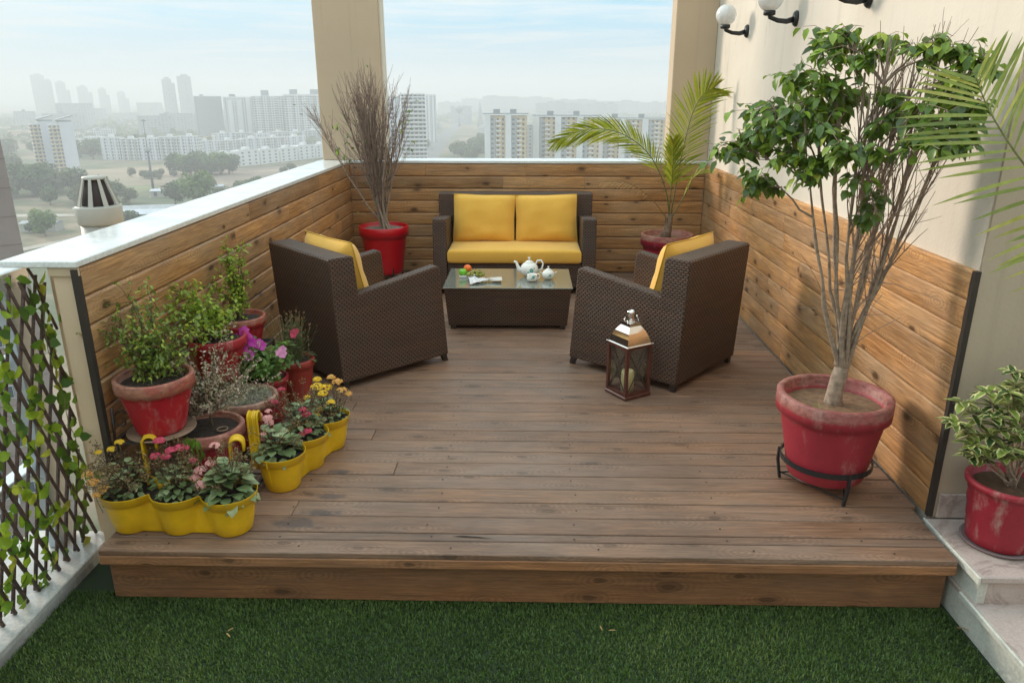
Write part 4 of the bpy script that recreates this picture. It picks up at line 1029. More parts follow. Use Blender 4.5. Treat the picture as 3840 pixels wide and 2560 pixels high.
zs = pot(pC, .146, .225, potmat('red_pot_paint', (.42, .010, .016), (.33, .12, .07), .4, rim_z=.21), M_SOIL, 0, 0, 0, .24, .64, .12, seed=5)
bushy(pC, LB, M_STEMW, [((R.uniform(-.02, .02), R.uniform(-.03, .03), zs), tp_) for tp_ in
     [(-.03, 0, .60), (.03, .02, .64), (-.06, .02, .55), (-.10, .0, .48), (.0, -.04, .50), (-.14, -.05, .40), (.03, .04, .46), (-.05, .04, .64), (.05, .02, .56), (-.02, .03, .40)]], 17, .026, .016, twig=.055)
# dried basil
pD = thing('dried_basil', 'dry pinkish grey basil bush in a red pot above the yellow planter', 'potted herb', (-1.525, 3.215, .047))
zs = pot(pD, .170, .262, potmat('worn_pot_paint', (.36, .014, .026), (.44, .18, .12), .6, rim_z=.225, speck=.5), M_SOIL, 0, 0, 0, .25, .66, .10, jit=.01, seed=7)
w = MB(); lf = MB(); core = Vector((.02, .02, zs))
st0 = curve_to(core, (-.0, .03, zs+.16), 4, (0, 0, 0), .004); w.tube(st0, [.006]*5, 6, False)
for k in range(105):
    a = R.uniform(0, 2*PI); el = R.uniform(.1, 1.35); ln_ = R.uniform(.18, .40)
    d = Vector((math.cos(a)*math.cos(el)*(1.15), math.sin(a)*math.cos(el)*.9, math.sin(el)))
    if k % 5 == 0: d = Vector((-1, -.45, R.uniform(-.35, .15))); ln_ = .30
    p = path(st0[R.choice((2, 3, 4))], d, ln_, 8, .14, .03, .0024, .0008, w, 4)
    for j in range(2, 9):
        for _ in range(5):
            q = p[j].lerp(p[j-1], R.random()); lf.cr = min(1, max(0, R.gauss(.5, .28))); lf.leaf(q, rv(), rv(), R.uniform(.010, .018), R.uniform(.006, .010), .3)
    for _ in range(5):
        q = p[R.randrange(1, 5)]; lf.cr = R.uniform(.75, 1); lf.leaf(q, rv()+Vector((0, 0, -.2)), (0, 0, 1), .022, .013, .5)
w.build('stems', M_STEMW, pD); lf.build('leaves', LBA, pD)
w = MB(); w.tube([(.085+.024*math.cos(k*PI/8), -.03+.024*math.sin(k*PI/8), zs+.016) for k in range(17)], .004, 6, False); w.build('clay_ring', M_SAUCER, pD)
# grey pot with low dry growth
pE = thing('low_seedlings', 'wide red pot of grey soil with low dry seedlings beside the petunia', 'potted herb', (-1.47, 3.56, .047))
zs = pot(pE, .168, .272, potmat('sun_bleached_paint', (.36, .012, .022), (.40, .22, .15), .55, rim_z=.245, speck=.4), M_SOILG, 0, 0, 0, .2, .68, .07, jit=.008, seed=8)
w = MB()
for k in range(420):
    a = R.uniform(0, 2*PI); q = .145*math.sqrt(R.random()); p = Vector((q*math.cos(a)-.02, q*math.sin(a), zs+.008)); w.cr = R.random()
    for _ in range(2): w.leaf(p+Vector((0, 0, R.uniform(0, .02))), rv()+Vector((0, 0, .5)), (0, 0, 1), R.uniform(.012, .022), .006, .3)
w.build('seedlings', leafmat('grey_seedling', [(0, (.16, .15, .09)), (1, (.28, .30, .18))], .8, .1), pE)
# petunia
def blossom(mb, c, d, r, n=5, cup=.35):
    d = Vector(d).normalized(); a = d.orthogonal().normalized(); q = d.cross(a); c = Vector(c)
    for k in range(n):
        th = 2*PI*k/n+R.uniform(-.15, .15); o_ = (a*math.cos(th)+q*math.sin(th)); mb.cr = R.random()
        mb.leaf(c, o_+d*cup, d, r, r*.95, .25, .1, (.8, 1, 1.0))
pP = thing('petunia', 'petunia with magenta blossoms in a dark red pot', 'potted flower', (-1.465, 3.86, .047))
zs = pot(pP, .128, .262, potmat('dark_red_paint', (.30, .004, .014), (.3, .1, .08), .15, speck=.1), M_SOIL, 0, 0, 0, .15, .7, .06, seed=10)
bushy(pP, LPU, M_STEM, [((R.uniform(-.03, .03), R.uniform(-.03, .03), zs), (R.uniform(-.20, .17), R.uniform(-.15, .12), zs+R.uniform(.02, .20))) for _ in range(26)], 10, .042, .024, twig=.04, names=('stems', 'leaves'))
fl = MB(); f2 = MB()
for c in ((-.05, -.06, .265), (-.10, -.02, .25), (-.02, -.07, .235), (-.12, -.07, .225), (.0, -.04, .215), (-.07, -.1, .205), (-.03, -.11, .175), (.03, -.08, .22), (-.075, -.03, .285)): blossom(fl, (c[0], c[1], zs+c[2]), (R.uniform(-.3, .3), -1, R.uniform(.1, .7)), R.uniform(.028, .036))
for c in ((.115, -.05, .17), (.135, -.06, .165), (.125, -.03, .18)): blossom(f2, (c[0], c[1], zs+c[2]), (0, -.8, .6), .026)
fl.build('magenta_blossoms', FMG, pP); f2.build('pink_blossoms', FLP, pP)
# dianthus
pQ = thing('dianthus', 'reddish brown seeded dianthus with one red bloom beside the left armchair', 'potted flower', (-1.39, 4.16, .047))
zs = pot(pQ, .118, .262, potmat('brick_red_paint', (.34, .03, .016), (.3, .12, .07), .35, speck=.2), M_SOIL, 0, 0, 0, .18, .66, .08, seed=11)
w = MB(); lf = MB(); fl = MB()
for k in range(110):
    a = R.uniform(0, 2*PI); d = Vector((math.cos(a)*R.uniform(0, .55), math.sin(a)*R.uniform(0, .5), 1)); p = path((R.gauss(0, .03), R.gauss(0, .03), zs), d, R.uniform(.13, .30), 5, .15, 0, .0016, .001, w, 3)
    for j in range(1, 5):
        lf.cr = R.uniform(0, .6); lf.leaf(p[j], rv(.7)+Vector((0, 0, .6)), (0, -.5, 1), .035, .005, .3)
    for _ in range(3): lf.cr = R.uniform(.75, 1); lf.leaf(p[-1]+rv(.004), rv(.4)+Vector((0, 0, 1)), rv(), .018, .007, .1)
for k in range(30):
    a = R.uniform(0, 2*PI); lf.cr = .4; lf.leaf((.09*math.cos(a), .09*math.sin(a)-.02, zs+R.uniform(0, .05)), (math.cos(a), math.sin(a), .2), (0, 0, 1), .05, .02, .5)
for q in ((.03, -.07, .20), (.045, -.06, .205), (.035, -.08, .19)): blossom(fl, (q[0], q[1], zs+q[2]), (.2, -1, .5), .021)
w.build('stems', M_STEM, pQ); lf.build('leaves', LDI, pQ); fl.build('red_bloom', FRD, pQ)

# ------------------------------------------------------------------ yellow triple planters
def planter(label, loc, rz, hooks, group):
    o = thing('yellow_planter', label, 'planter', loc, rz, group)
    sp_ = .222; cs = (-sp_, 0, sp_)
    def outline(r, neck, inset=0, n=56):
        # union outline of three lobes, softened at the waists
        pts = []
        for k in range(n*2):
            a = 2*PI*k/(n*2); d = Vector((math.cos(a), math.sin(a)))
            # march outwards in an implicit field
            pass
        out = []
        K = 96
        for side in (1, -1):
            row = []
            for i in range(K+1):
                x = (-sp_-r)+(2*sp_+2*r)*(.5-.5*math.cos(PI*i/K))
                v = 0
                for c in cs:
                    if abs(x-c) < r: v = max(v, math.sqrt(max(0, r*r-(x-c)**2)))
                # smooth waist
                if abs(x) < sp_+.0: 
                    v = max(v, r*neck)
                row.append((x, side*v))
            out += row if side > 0 else row[::-1]
        return out
    def shell(levels):
        w = MB(); rows = []
        for r, nk_, z in levels:
            ol = outline(r, nk_); o0 = len(w.v); w.v += [(x, y, z) for x, y in ol]; rows.append((o0, len(ol)))
        for (a, n), (b_, _) in zip(rows[:-1], rows[1:]):
            for k in range(n): w.face((a+(k+1) % n, a+k, b_+k, b_+(k+1) % n), None, True)
        a, n = rows[0]; w.face([a+k for k in range(n)])
        return w, rows
    h = .182
    w, rows = shell([(.076, .62, 0), (.081, .60, .006), (.094, .52, .07), (.104, .42, h-.045), (.1045, .42, h-.042), (.1125, .42, h-.040), (.116, .40, h-.004), (.1185, .40, h), (.1165, .39, h+.001), (.1135, .38, h-.003), (.109, .38, h-.03)])
    w.build('tub', M_PLASTIC, o)
    w = MB(); ol = outline(.1105, .37); w.v += [(x, y, h-.026+noise.noise(Vector((x*40, y*40, 0)))*.004) for x, y in ol]; n = len(ol); c0 = len(w.v)
    K = n//2
    for k in range(K-1): w.face((k, k+1, n-2-k, n-1-k), None, False)
    w.build('soil', M_SOIL, o)
    for hx in hooks:
        w = MB(); pts = []
        for k in range(14):
            if k < 4: pts.append((0, 0, .10+.068*k))
            else:
                a = PI*(k-4)/9; pts.append((.028-.028*math.cos(a), 0, .10+.165+.09+.028*math.sin(a)))
        pts.append((.056, 0, .325))
        M = Matrix.Translation((hx, .100, 0)) @ Matrix.Rotation(rad(18), 4, 'Z')
        wd = .021
        for off in (-wd, 0, wd):   # three ribs and the strap between them
            w.tube([M @ Vector((p[0]-.001, p[1]+off, p[2])) for p in pts], .0042, 6)
        o0 = len(w.v)
        for p in pts:
            for yy in (-wd, wd): w.v.append(tuple(M @ Vector((p[0], p[1]+yy, p[2]))))
        for k in range(len(pts)-1): w.face((o0+2*k, o0+2*k+1, o0+2*k+3, o0+2*k+2), None, True)
        ob = w.build('hook', M_PLASTIC, o); s_ = ob.modifiers.new('s', 'SOLIDIFY'); s_.thickness = .004; s_.offset = 0
    return o, h-.026
def kalanchoe(root, x, y, z, fm, r, heads, seed=0, leafy=26, spent=0, tall=.1, lsize=.045, dense=1., lname='kalanchoe_leaves'):
    lf = MB(); st_ = MB(); fl = MB(); sp = MB()
    leafy = int(leafy*2.3); lsize *= 1.02; spent = int(spent*2.2); r *= 1.35; tall *= 1.15; heads = [(a*1.15, b_*1.15, c_*1.12, d_*1.25) for a, b_, c_, d_ in heads]
    for k in range(int(leafy)):
        a = k*2.4; f = k/leafy; q = r*.15+r*.55*(1-f)
        p = Vector((x+q*.7*math.cos(a)+R.gauss(0, .012), y+q*.7*math.sin(a)+R.gauss(0, .012), z+.01+tall*f*R.uniform(.45, 1)))
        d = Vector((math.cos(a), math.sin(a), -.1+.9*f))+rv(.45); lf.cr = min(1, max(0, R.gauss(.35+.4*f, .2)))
        lf.leaf(p, d, (0, 0, 1), R.uniform(.8, 1.15)*lsize*(1.15-.3*f), R.uniform(.7, .9)*lsize, .35, .2, (.95, 1.1, 1.0))
    for hx, hy, hz, hr in heads:
        c = Vector((x+hx, y+hy, z+hz)); st_.tube(curve_to((x+hx*.3, y+hy*.3, z), c, 4, (0, 0, .01), .004), [.0022, .002, .0018, .0016, .0015], 4, False)
        nb = int(dense*52*hr/.03)
        for _ in range(nb):
            v = rv().normalized(); v.z = abs(v.z)*.9-.15; p = c+Vector((v.x*hr, v.y*hr, v.z*hr*.7))
            fl.cr = R.random(); dd = v+Vector((0, -.3, .6))
            blossom(fl, p, dd, .0082, 4, .2)
    for k in range(spent):
        a = R.uniform(0, 2*PI); q = r*R.uniform(.2, 1); hz = tall*R.uniform(.5, 1.35); c = Vector((x+q*math.cos(a), y+q*math.sin(a), z+hz))
        st_.tube(curve_to((x, y, z+.02), c, 3, (0, 0, .01), .005), [.0018, .0016, .0014, .0012], 3, False)
        for _ in range(16): sp.cr = R.random(); sp.leaf(c+rv(.016), rv()+Vector((0, 0, .4)), rv(), .012, .006, .2)
    L0 = lf.build(lname, LK, root)
    st_.build('flower_stems', M_STEMW, L0)
    if fl.f: fl.build('flower_heads', fm, L0)
    if sp.f: sp.build('spent_flowers', LDR, L0)
y1, sz = planter('yellow three pot planter at the front corner of the deck by the trellis', (-1.50, 2.82, .001), rad(-2), (-.185, .205), 'yellow triple planters')
kalanchoe(y1, -.235, .03, sz, FYE, .13, [(-.10, 0, .16, .010), (-.03, .03, .19, .014), (-.06, .02, .165, .012)], leafy=22, spent=34, tall=.12, lsize=.035, lname='yellow_kalanchoe')
kalanchoe(y1, -.235, -.03, sz, FOR, .10, [(-.07, -.05, .09, .018), (-.03, -.06, .07, .016), (-.10, -.03, .11, .016), (-.05, -.07, .05, .014)], leafy=10, spent=12, tall=.09, lsize=.03, dense=.7, lname='orange_kalanchoe')
kalanchoe(y1, -.01, .0, sz, FRD, .10, [(-.055, .03, .215, .017), (-.01, .02, .18, .017), (.02, .03, .185, .02), (-.06, .0, .165, .016), (.045, .03, .19, .014), (-.02, .0, .165, .015), (.08, .0, .15, .012)], leafy=46, spent=16, tall=.14, lsize=.032, lname='crimson_kalanchoe')
bm_ = MB()
for k in range(34):
    bm_.cr = R.random()*.5; bm_.leaf((.06+R.gauss(0, .018), .06+R.gauss(0, .02), sz+R.uniform(.1, .23)), (R.uniform(-.6, .6), -.2, 1), (0, -1, .3), .04, .014, .2)
bm_.build('leafy_shoot', LV, y1)
kalanchoe(y1, .225, .0, sz, FPK, .12, [(-.10, .0, .11, .022), (-.085, -.03, .07, .022), (-.05, .03, .20, .016), (-.12, .0, .08, .02), (-.07, .02, .13, .016)], leafy=40, spent=16, tall=.15, lsize=.056, lname='pink_kalanchoe')
y2, sz = planter('yellow three pot planter on the deck in front of the left armchair', (-1.12, 3.405, .001), rad(75), (-.27,), 'yellow triple planters')
kalanchoe(y2, -.215, .02, sz, FPK, .12, [(.0, .03, .17, .018), (.05, .11, .15, .015), (-.02, .06, .08, .022), (.05, .06, .12, .018), (-.03, .04, .105, .014), (.08, .08, .16, .012)], leafy=34, spent=10, tall=.12, lsize=.050, lname='pink_kalanchoe')
kalanchoe(y2, .01, .02, sz, FRD, .12, [(-.02, -.04, .12, .018), (-.05, -.06, .055, .017), (-.03, -.03, .145, .014), (-.06, -.04, .045, .014), (.05, .12, .19, .014), (.0, .13, .15, .015)], leafy=50, spent=20, tall=.17, lsize=.036, lname='crimson_kalanchoe')
kalanchoe(y2, .215, .0, sz, FYE, .12, [(-.01, .03, .17, .026), (.02, .0, .16, .024), (-.03, -.01, .15, .020), (.03, .05, .19, .016), (-.05, .06, .13, .013), (-.05, -.06, .12, .016), (-.08, .0, .06, .012)], leafy=26, spent=8, tall=.11, lsize=.034, lname='yellow_kalanchoe')
kalanchoe(y2, .235, -.04, sz, FOR, .1, [(.01, -.02, .19, .022), (-.01, -.05, .16, .020), (.03, .02, .20, .018), (.0, -.08, .14, .016)], leafy=6, spent=5, tall=.1, lsize=.03, dense=.8, lname='orange_kalanchoe')

# ------------------------------------------------------------------ wall lamps
m, t, b = nt('globe_glass'); b.inputs['Base Color'].default_value = (.86, .86, .84, 1); b.inputs['Roughness'].default_value = .12; b.inputs['Transmission Weight'].default_value = .35; b.inputs['Coat Weight'].default_value = .5; M_GLOBE = m
def lamp(y, z, label):
    o = thing('wall_lamp', label, 'wall lamp', (1.8225, y, z), 0, 'globe lamps on the house wall')
    w = MB(); M = Matrix.Rotation(rad(-90), 4, 'Y'); w.lathe([(.036, 0), (.038, .010), (.030, .024), (.0, .026)], 24, M=M @ Matrix.Diagonal((1.4, 1, 1, 1))); w.build('wall_plate', M_IRON, o)
    w = MB(); w.tube([(-.02, 0, -.004), (-.07, 0, -.018), (-.13, 0, -.012), (-.185, 0, .008), (-.19, 0, .03)], [.020, .018, .016, .014, .016], 10); w.build('arm', M_IRON, o)
    w = MB(); w.lathe([(.030, .018), (.040, .024), (.040, .046), (.036, .050)], 24, (-.19, 0)); w.build('cup', M_IRON, o)
    w = MB(); w.sphere((-.19, 0, .125), .084, 28, 20); w.build('globe', M_GLOBE, o)
lamp(6.757, 2.30, 'clear globe wall lamp nearest the back pillar')
lamp(5.55, 2.29, 'clear globe wall lamp nearer the camera above the ficus')
lamp(4.40, 2.29, 'wall lamp above the ficus showing only its black bracket')

# ------------------------------------------------------------------ vent pipe just outside the parapet
vp = thing('vent_pipe', 'pale grey vent pipe with slotted cowl outside the parapet', 'vent pipe', (-2.46, 4.24, -.4))
M_PVC = plain('pvc_grey', (.40, .38, .33), .5, .08, 6)
w = MB(); w.lathe([(.108, 0), (.108, 1.50)], 32); w.build('pipe', M_PVC, vp)
w = MB(); w.lathe([(.114, 1.495), (.120, 1.505), (.122, 1.590), (.118, 1.600)], 32)
w.lathe([(.064, 1.745), (.060, 1.760), (.0, 1.763)], 32)
for k in range(9):
    a0 = 2*PI*k/9; ribs = []
    for da in (-.11, .11):
        for r_, z in ((.117, 1.5995), (.066, 1.75)): ribs.append((r_*math.cos(a0+da), r_*math.sin(a0+da), z)); ribs.append(((r_-.010)*math.cos(a0+da), (r_-.010)*math.sin(a0+da), z))
    w.add(ribs, [(0, 2, 6, 4), (1, 5, 7, 3), (0, 1, 3, 2), (4, 6, 7, 5)])
w.build('cowl', M_PVC, vp)
w = MB(); w.lathe([(.104, 1.5005), (.054, 1.742)], 24); w.build('inner_sleeve', plain('vent_dark', (.05, .035, .03), .8), vp)
HAZE_D, EXPO = .00066, .56
SKY_BLUE, SKY_WHITE = (2.2, 5.0, 6.9), (5.7, 6.0, 6.1)

# ------------------------------------------------------------------ the city below, street level at z = -60
G = -60.0
m, t, b = nt('city_ground'); ob = coord(t)
n1 = noi(t, ob, .006, 6, .6, dist=.6); n2 = noi(t, ob, .05, 5, .6)
c = ramp(t, math_(t, 'ADD', math_(t, 'MULTIPLY', n1, .75), math_(t, 'MULTIPLY', n2, .25)), [(.36, (.060, .085, .035)), (.46, (.10, .11, .05)), (.52, (.24, .18, .115)), (.60, (.30, .225, .15)), (.68, (.17, .15, .10))])
L(t, c, b.inputs['Base Color']); b.inputs['Roughness'].default_value = .95
w = MB(); w.box(-4200, 4200, -300, 5200, G-2, G); struct('ground', w, m)
M_FIELD = plain('ploughed_field', (.33, .25, .165), .95, .25, .03); M_FIELDG = plain('scrub_field', (.16, .17, .075), .95, .3, .05)
def field(name, pts, mat, z=.05):
    w = MB(); w.add([(x, y, G+z) for x, y in pts], [tuple(range(len(pts)))]); struct(name, w, mat)
field('field', [(-372, 540), (-250, 560), (-262, 655), (-345, 668), (-400, 640)], M_FIELD)
field('field', [(-330, 470), (-255, 480), (-262, 535), (-360, 532)], M_FIELDG, .06)
field('field', [(-240, 470), (-160, 470), (-200, 700), (-300, 640)], plain('bare_soil', (.25, .19, .14), .95, .3, .04), .07)
M_ROAD = plain('city_road', (.17, .165, .16), .9, .12, .05)
field('road', [(-100, 560), (-78, 560), (-122, 1240), (-160, 2100), (-180, 2100), (-146, 1240)], M_ROAD, .12)
field('road', [(-235, 250), (-228, 250), (-150, 470), (-158, 470)], plain('dirt_road', (.36, .31, .25), .9, .15, .1), .12)
field('road', [(-420, 388), (-420, 378), (-150, 400), (-150, 409)], plain('pale_lane', (.40, .35, .29), .9, .15, .1), .16)

F_WHITE = facade('white_facade', (.66, .65, .64), (.05, .06, .08), 3.1, 3.0, .52, .52)
F_GREY = facade('grey_facade', (.40, .40, .40), (.07, .08, .09), 3.4, 3.0, .5, .42)
F_FAR = facade('far_facade', (.42, .42, .42), (.14, .15, .17), 5, 3.4, .5, .5)
F_BAL = facade('balcony_facade', (.52, .51, .50), (.05, .06, .07), 3.2, 3.0, .72, .62, slab=(.78, .77, .75))
F_BEIGE = facade('beige_facade', (.60, .46, .28), (.07, .06, .06), 3.3, 3.0, .42, .5, vary=.05)
F_WALL = plain('white_render', (.72, .71, .70), .8, .06, .1)
F_BW = plain('bluish_white_render', (.60, .61, .66), .8, .05, .1)
F_ROOF = plain('grey_roof_tank', (.25, .26, .27), .8)
F_RB = plain('shade_roof', (.27, .29, .30), .7)
SUNS = []
def tower(name, label, x, y, wd, h, mats, dp=None, bays=0, roof=0, rz=None, group=None, cat='apartment block', bal=None):
    """local frame: front faces -y (towards the terrace)"""
    if rz is None: rz = math.atan2(x, -y)*-1+PI if False else math.atan2(-x, y)
    dp = dp or wd*.7
    o = thing(name, label, cat, (x, y, G), rz, group)
    w = MB(); w.box(-wd/2, wd/2, 0, dp, 0, h); w.build('wall', mats[0], o)
    if bays:
        w = MB(); bw = wd/(bays*2+1)
        for k in range(bays): x0 = -wd/2+bw*(2*k+1); w.box(x0, x0+bw, -1.6, -.01, 0, h-R.choice((0, 3)))
        w.build('projecting_bay', mats[1 % len(mats)], o)
    if bal:
        w = MB()
        for x0, x1 in bal:
            z = 3.0
            while z < h-1: w.box(x0, x1, -2.4, -1.61 if bays else -.01, z, z+1.05); z += 3.0
        w.build('balcony_rail', F_WALL, o)
    for k in range(roof):
        q = MB(); s_ = wd*R.uniform(.10, .18); cx_ = R.uniform(-wd*.35, wd*.35); q.box(cx_-s_/2, cx_+s_/2, dp*.3, dp*.6, h+.01, h+R.uniform(2.5, 4.5)); q.build('roof_room', F_ROOF, o)
    w = MB(); w.box(-wd/2-.15, wd/2+.15, -.2, 0-.011, h-.01, h+.9); w.box(-wd/2-.15, -wd/2+.1, 0, dp, h+.001, h+.9); w.box(wd/2-.1, wd/2+.15, 0, dp, h+.001, h+.9); w.build('parapet', F_WALL if mats[0] is not F_FAR else F_FAR, o)
    return o
far = [('tallest hazy twin topped tower at the far left of the skyline', -1388, 2199, 34, 112), ('lower slab standing against the tallest hazy tower', -1378, 2228, 19, 98),
       ('hazy round shouldered tower second from the left', -1394, 2312, 26, 95), ('low wing right of the second hazy tower', -1391, 2337, 14, 73),
       ('hazy tower third from the left above the wide slab', -1371, 2384, 29, 83), ('low wing right of the third hazy tower', -1365, 2410, 14, 67),
       ('slim hazy tower fourth from the left', -1349, 2454, 23, 77), ('low wing right of the fourth hazy tower', -1346, 2478, 10, 59),
       ('slim hazy tower fifth from the left', -1326, 2523, 24, 67), ('low wing right of the fifth hazy tower', -1322, 2547, 13, 48),
       ('left of the two tall hazy towers near the middle skyline', -800, 1723, 20, 93), ('narrow wing between the two tall hazy towers', -793, 1738, 7, 85),
       ('right and taller of the two tall hazy towers near the middle skyline', -747, 1692, 28, 98)]
for k, (lb, x, y, wd, h) in enumerate(far):
    o = tower('tower_block', lb, x, y, wd, h, [F_FAR], dp=26, group='hazy towers on the far skyline', cat='tower block')
    if wd > 18:
        w = MB(); w.box(-wd*.22, wd*.3, 3, 20, h+1, h+5); w.build('crown_top', F_FAR, o)
tower('tower_block', 'wide hazy slab block below the third hazy tower', -863, 1464, 63, 45, [F_FAR], dp=30, cat='tower block')
tower('tower_block', 'long low hazy block left of the two tall hazy towers', -1013, 2065, 63, 40, [F_FAR], dp=30, cat='tower block')
tower('tower_block', 'small hazy block just left of the grey gridded block', -612, 1369, 32, 29, [F_FAR], dp=20, cat='tower block')
for k, (x, y, wd, h, lb) in enumerate([(-263, 2586, 79, 36, 'hazy skyline block nearest the bare bush'), (-195, 2693, 75, 46, 'hazy skyline block second from the bare bush'), (-91, 2498, 114, 55, 'tallest long hazy skyline block above the beige block'),
        (22, 2649, 118, 51, 'long hazy skyline block over the gap between the beige blocks'), (134, 2295, 127, 46, 'hazy skyline block above the longer beige block'), (277, 2433, 134, 41, 'hazy skyline block above the palm frond'),
        (400, 2467, 101, 37, 'hazy skyline block nearest the back pillar on the right'), (69, 1898, 105, 41, 'nearer hazy slab rising behind the longer beige block'), (177, 1992, 99, 38, 'nearer hazy slab behind the arching palm frond')]):
    tower('tower_block', lb, x, y, wd, h, [F_FAR], dp=30, roof=3, group='hazy blocks on the right skyline', cat='tower block')
tower('tower_block', 'pale low hazy block beside the road in the right opening', -147, 1693, 45, 37, [F_FAR], dp=30, cat='tower block')
for k in range(12):
    D_ = R.uniform(1250, 2300); an = rad(-33.5+k*1.9+R.uniform(-.5, .5))
    tower('tower_block', 'low hazy block rising out of the woodland below the far towers', D_*math.sin(an), D_*math.cos(an), R.uniform(30, 62), R.uniform(16, 34), [F_FAR], dp=24, roof=1, group='low hazy blocks in the woodland', cat='tower block')
sp_ = thing('temple_spire', 'thin hazy grey spire left of the beige block', 'spire', (-94, 1497, G))
w = MB(); w.lathe([(6, 0), (6, 14), (4.5, 26), (2.5, 38), (1.0, 47), (.1, 52)], 10); w.build('spire_body', F_GREY, sp_)
wt = thing('water_tower', 'small hazy water tower left of the thin spire', 'water tower', (-140, 1560, G))
w = MB(); w.lathe([(3, 0), (2.5, 26)], 10); w.build('shaft', F_GREY, wt)
w = MB(); w.lathe([(3, 26), (9, 33), (9, 38), (4, 41)], 14); w.build('tank', F_GREY, wt)
o = tower('apartment_block', 'grey gridded apartment block at the left end of the white tower row', -432, 1044, 35, 59, [F_GREY, F_GREY], dp=24, bays=2, roof=1, group='white tower row')
o = tower('apartment_block', 'plain pale apartment block second in the white tower row', -392, 1049, 40, 58, [F_WHITE, F_WALL], dp=24, bays=3, roof=2, bal=[(-8, 0)], group='white tower row')
o = tower('apartment_block', 'white balconied apartment block third in the white tower row with one roof tank', -346, 1033, 42, 59, [F_BAL, F_WHITE], dp=24, bays=4, bal=[(-16, -10), (6, 12)], group='white tower row')
w = MB(); w.box(-9, 1, 4, 12, 60, 67); w.build('roof_tank_house', F_RB, o)
o = tower('apartment_block', 'white balconied apartment block beside the pillar with two grey roof tanks', -290, 1019, 60, 61, [F_BAL, F_WHITE], dp=24, bays=6, bal=[(-26, -20), (-5, 1), (14, 20)], group='white tower row')
for a, b_ in ((-22, -12), (4, 18)): w = MB(); w.box(a, b_, 4, 12, 62, 68); w.build('roof_tank_house', F_RB, o)
for (x, y, lb) in ((-394, 619, 'left of two slim white towers with slanted grey roofs'), (-371, 607, 'right of two slim white towers with slanted grey roofs')):
    o = thing('slim_tower', lb, 'apartment block', (x, y, G), math.atan2(-x, y)+rad(4), 'pair of slim white towers')
    w = MB(); w.box(-1.5, 8.2, 0, 14, 0, 41); w.build('blank_gable', F_BW, o)
    w = MB(); w.box(-8.5, -1.51, 1, 14, 0, 39.5); w.build('wall', F_BAL, o)
    w = MB()
    z = 3
    while z < 39: w.box(-8.5, -5.6, -.8, .99, z, z+1.1); w.box(-4.4, -1.9, -.8, .99, z, z+1.1); z += 3
    w.build('balcony_rail', F_BEIGE, o)
    w = MB(); w.add([(-3.5, -.8, 42), (8.8, -.8, 45.2), (8.8, 14, 45.2), (-3.5, 14, 42), (-3.5, -.8, 42.8), (8.8, -.8, 46.2), (8.8, 14, 46.2), (-3.5, 14, 42.8)], [(3, 2, 1, 0), (4, 5, 6, 7), (0, 1, 5, 4), (1, 2, 6, 5), (2, 3, 7, 6), (3, 0, 4, 7)]); w.build('slanted_roof', F_RB, o)
    w = MB(); w.box(-2.5, 7.8, .8, 13, 41.01, 41.98); w.build('roof_room', F_RB, o)
# low white rows
def row(lb, x0, y0, x1, y1, n, h, grp, winparts=False, dp=11):
    A = Vector((x0, y0, 0)); B = Vector((x1, y1, 0)); d = (B-A)/n; rz = math.atan2(d.y, d.x)
    for k in range(n):
        p = A+d*(k+.5); wd = d.length*.93; hh = h*R.uniform(.92, 1.06)
        o = thing('white_flats', f'{lb}, {["first","second","third","fourth","fifth","sixth","seventh","eighth"][k]} from its left end', 'low block', (p.x, p.y, G), rz, grp)
        w = MB(); w.box(-wd/2, wd/2, 0, dp, 0, hh); w.build('wall', F_WALL if winparts else F_WHITE, o)
        w = MB(); w.box(-wd*.1, wd*.1, 2, 7, hh+.01, hh+2.6); w.build('stair_head', F_WALL, o)
        w = MB(); w.box(-wd/2-.1, wd/2+.1, -.25, -.01, hh-.3, hh+.8); w.build('parapet', F_WALL, o)
        if winparts:
            cols = 3; fl_ = 4
            for i in range(cols):
                xx = -wd/2+wd*(i+.5)/cols
                for j in range(fl_):
                    z = 1.2+j*(hh-1)/fl_; q = MB(); q.box(xx-1.15, xx-.15, -.06, -.005, z, z+1.5); q.box(xx+.15, xx+1.15, -.06, -.005, z, z+1.5); q.build('window', M_WDARK, o)
        else:
            w = MB()
            for i in range(3):
                xx = -wd/2+wd*(i+.5)/3; w.box(xx-wd*.055, xx+wd*.055, -1.2, -.01, 0, hh-.5)
            w.build('projecting_bay', F_GREY if k % 2 else F_BW, o)
M_WDARK = plain('window_dark', (.07, .075, .09), .3)
row('low white flats behind the brown field', -424, 752, -322, 742, 5, 22, 'low white flats behind the field')
row('low white flats below the white tower row', -372, 905, -268, 1000, 6, 17, 'low white flats below the towers')
row('rear low white flats of the middle rows', -352, 800, -262, 905, 5, 15, 'middle low white flats')
row('front row of low white flats with paired dark windows', -270, 655, -206, 800, 6, 13.2, 'front row of low white flats', True)
row('distant low flats behind the trees', -470, 830, -425, 800, 2, 12, 'distant low flats')
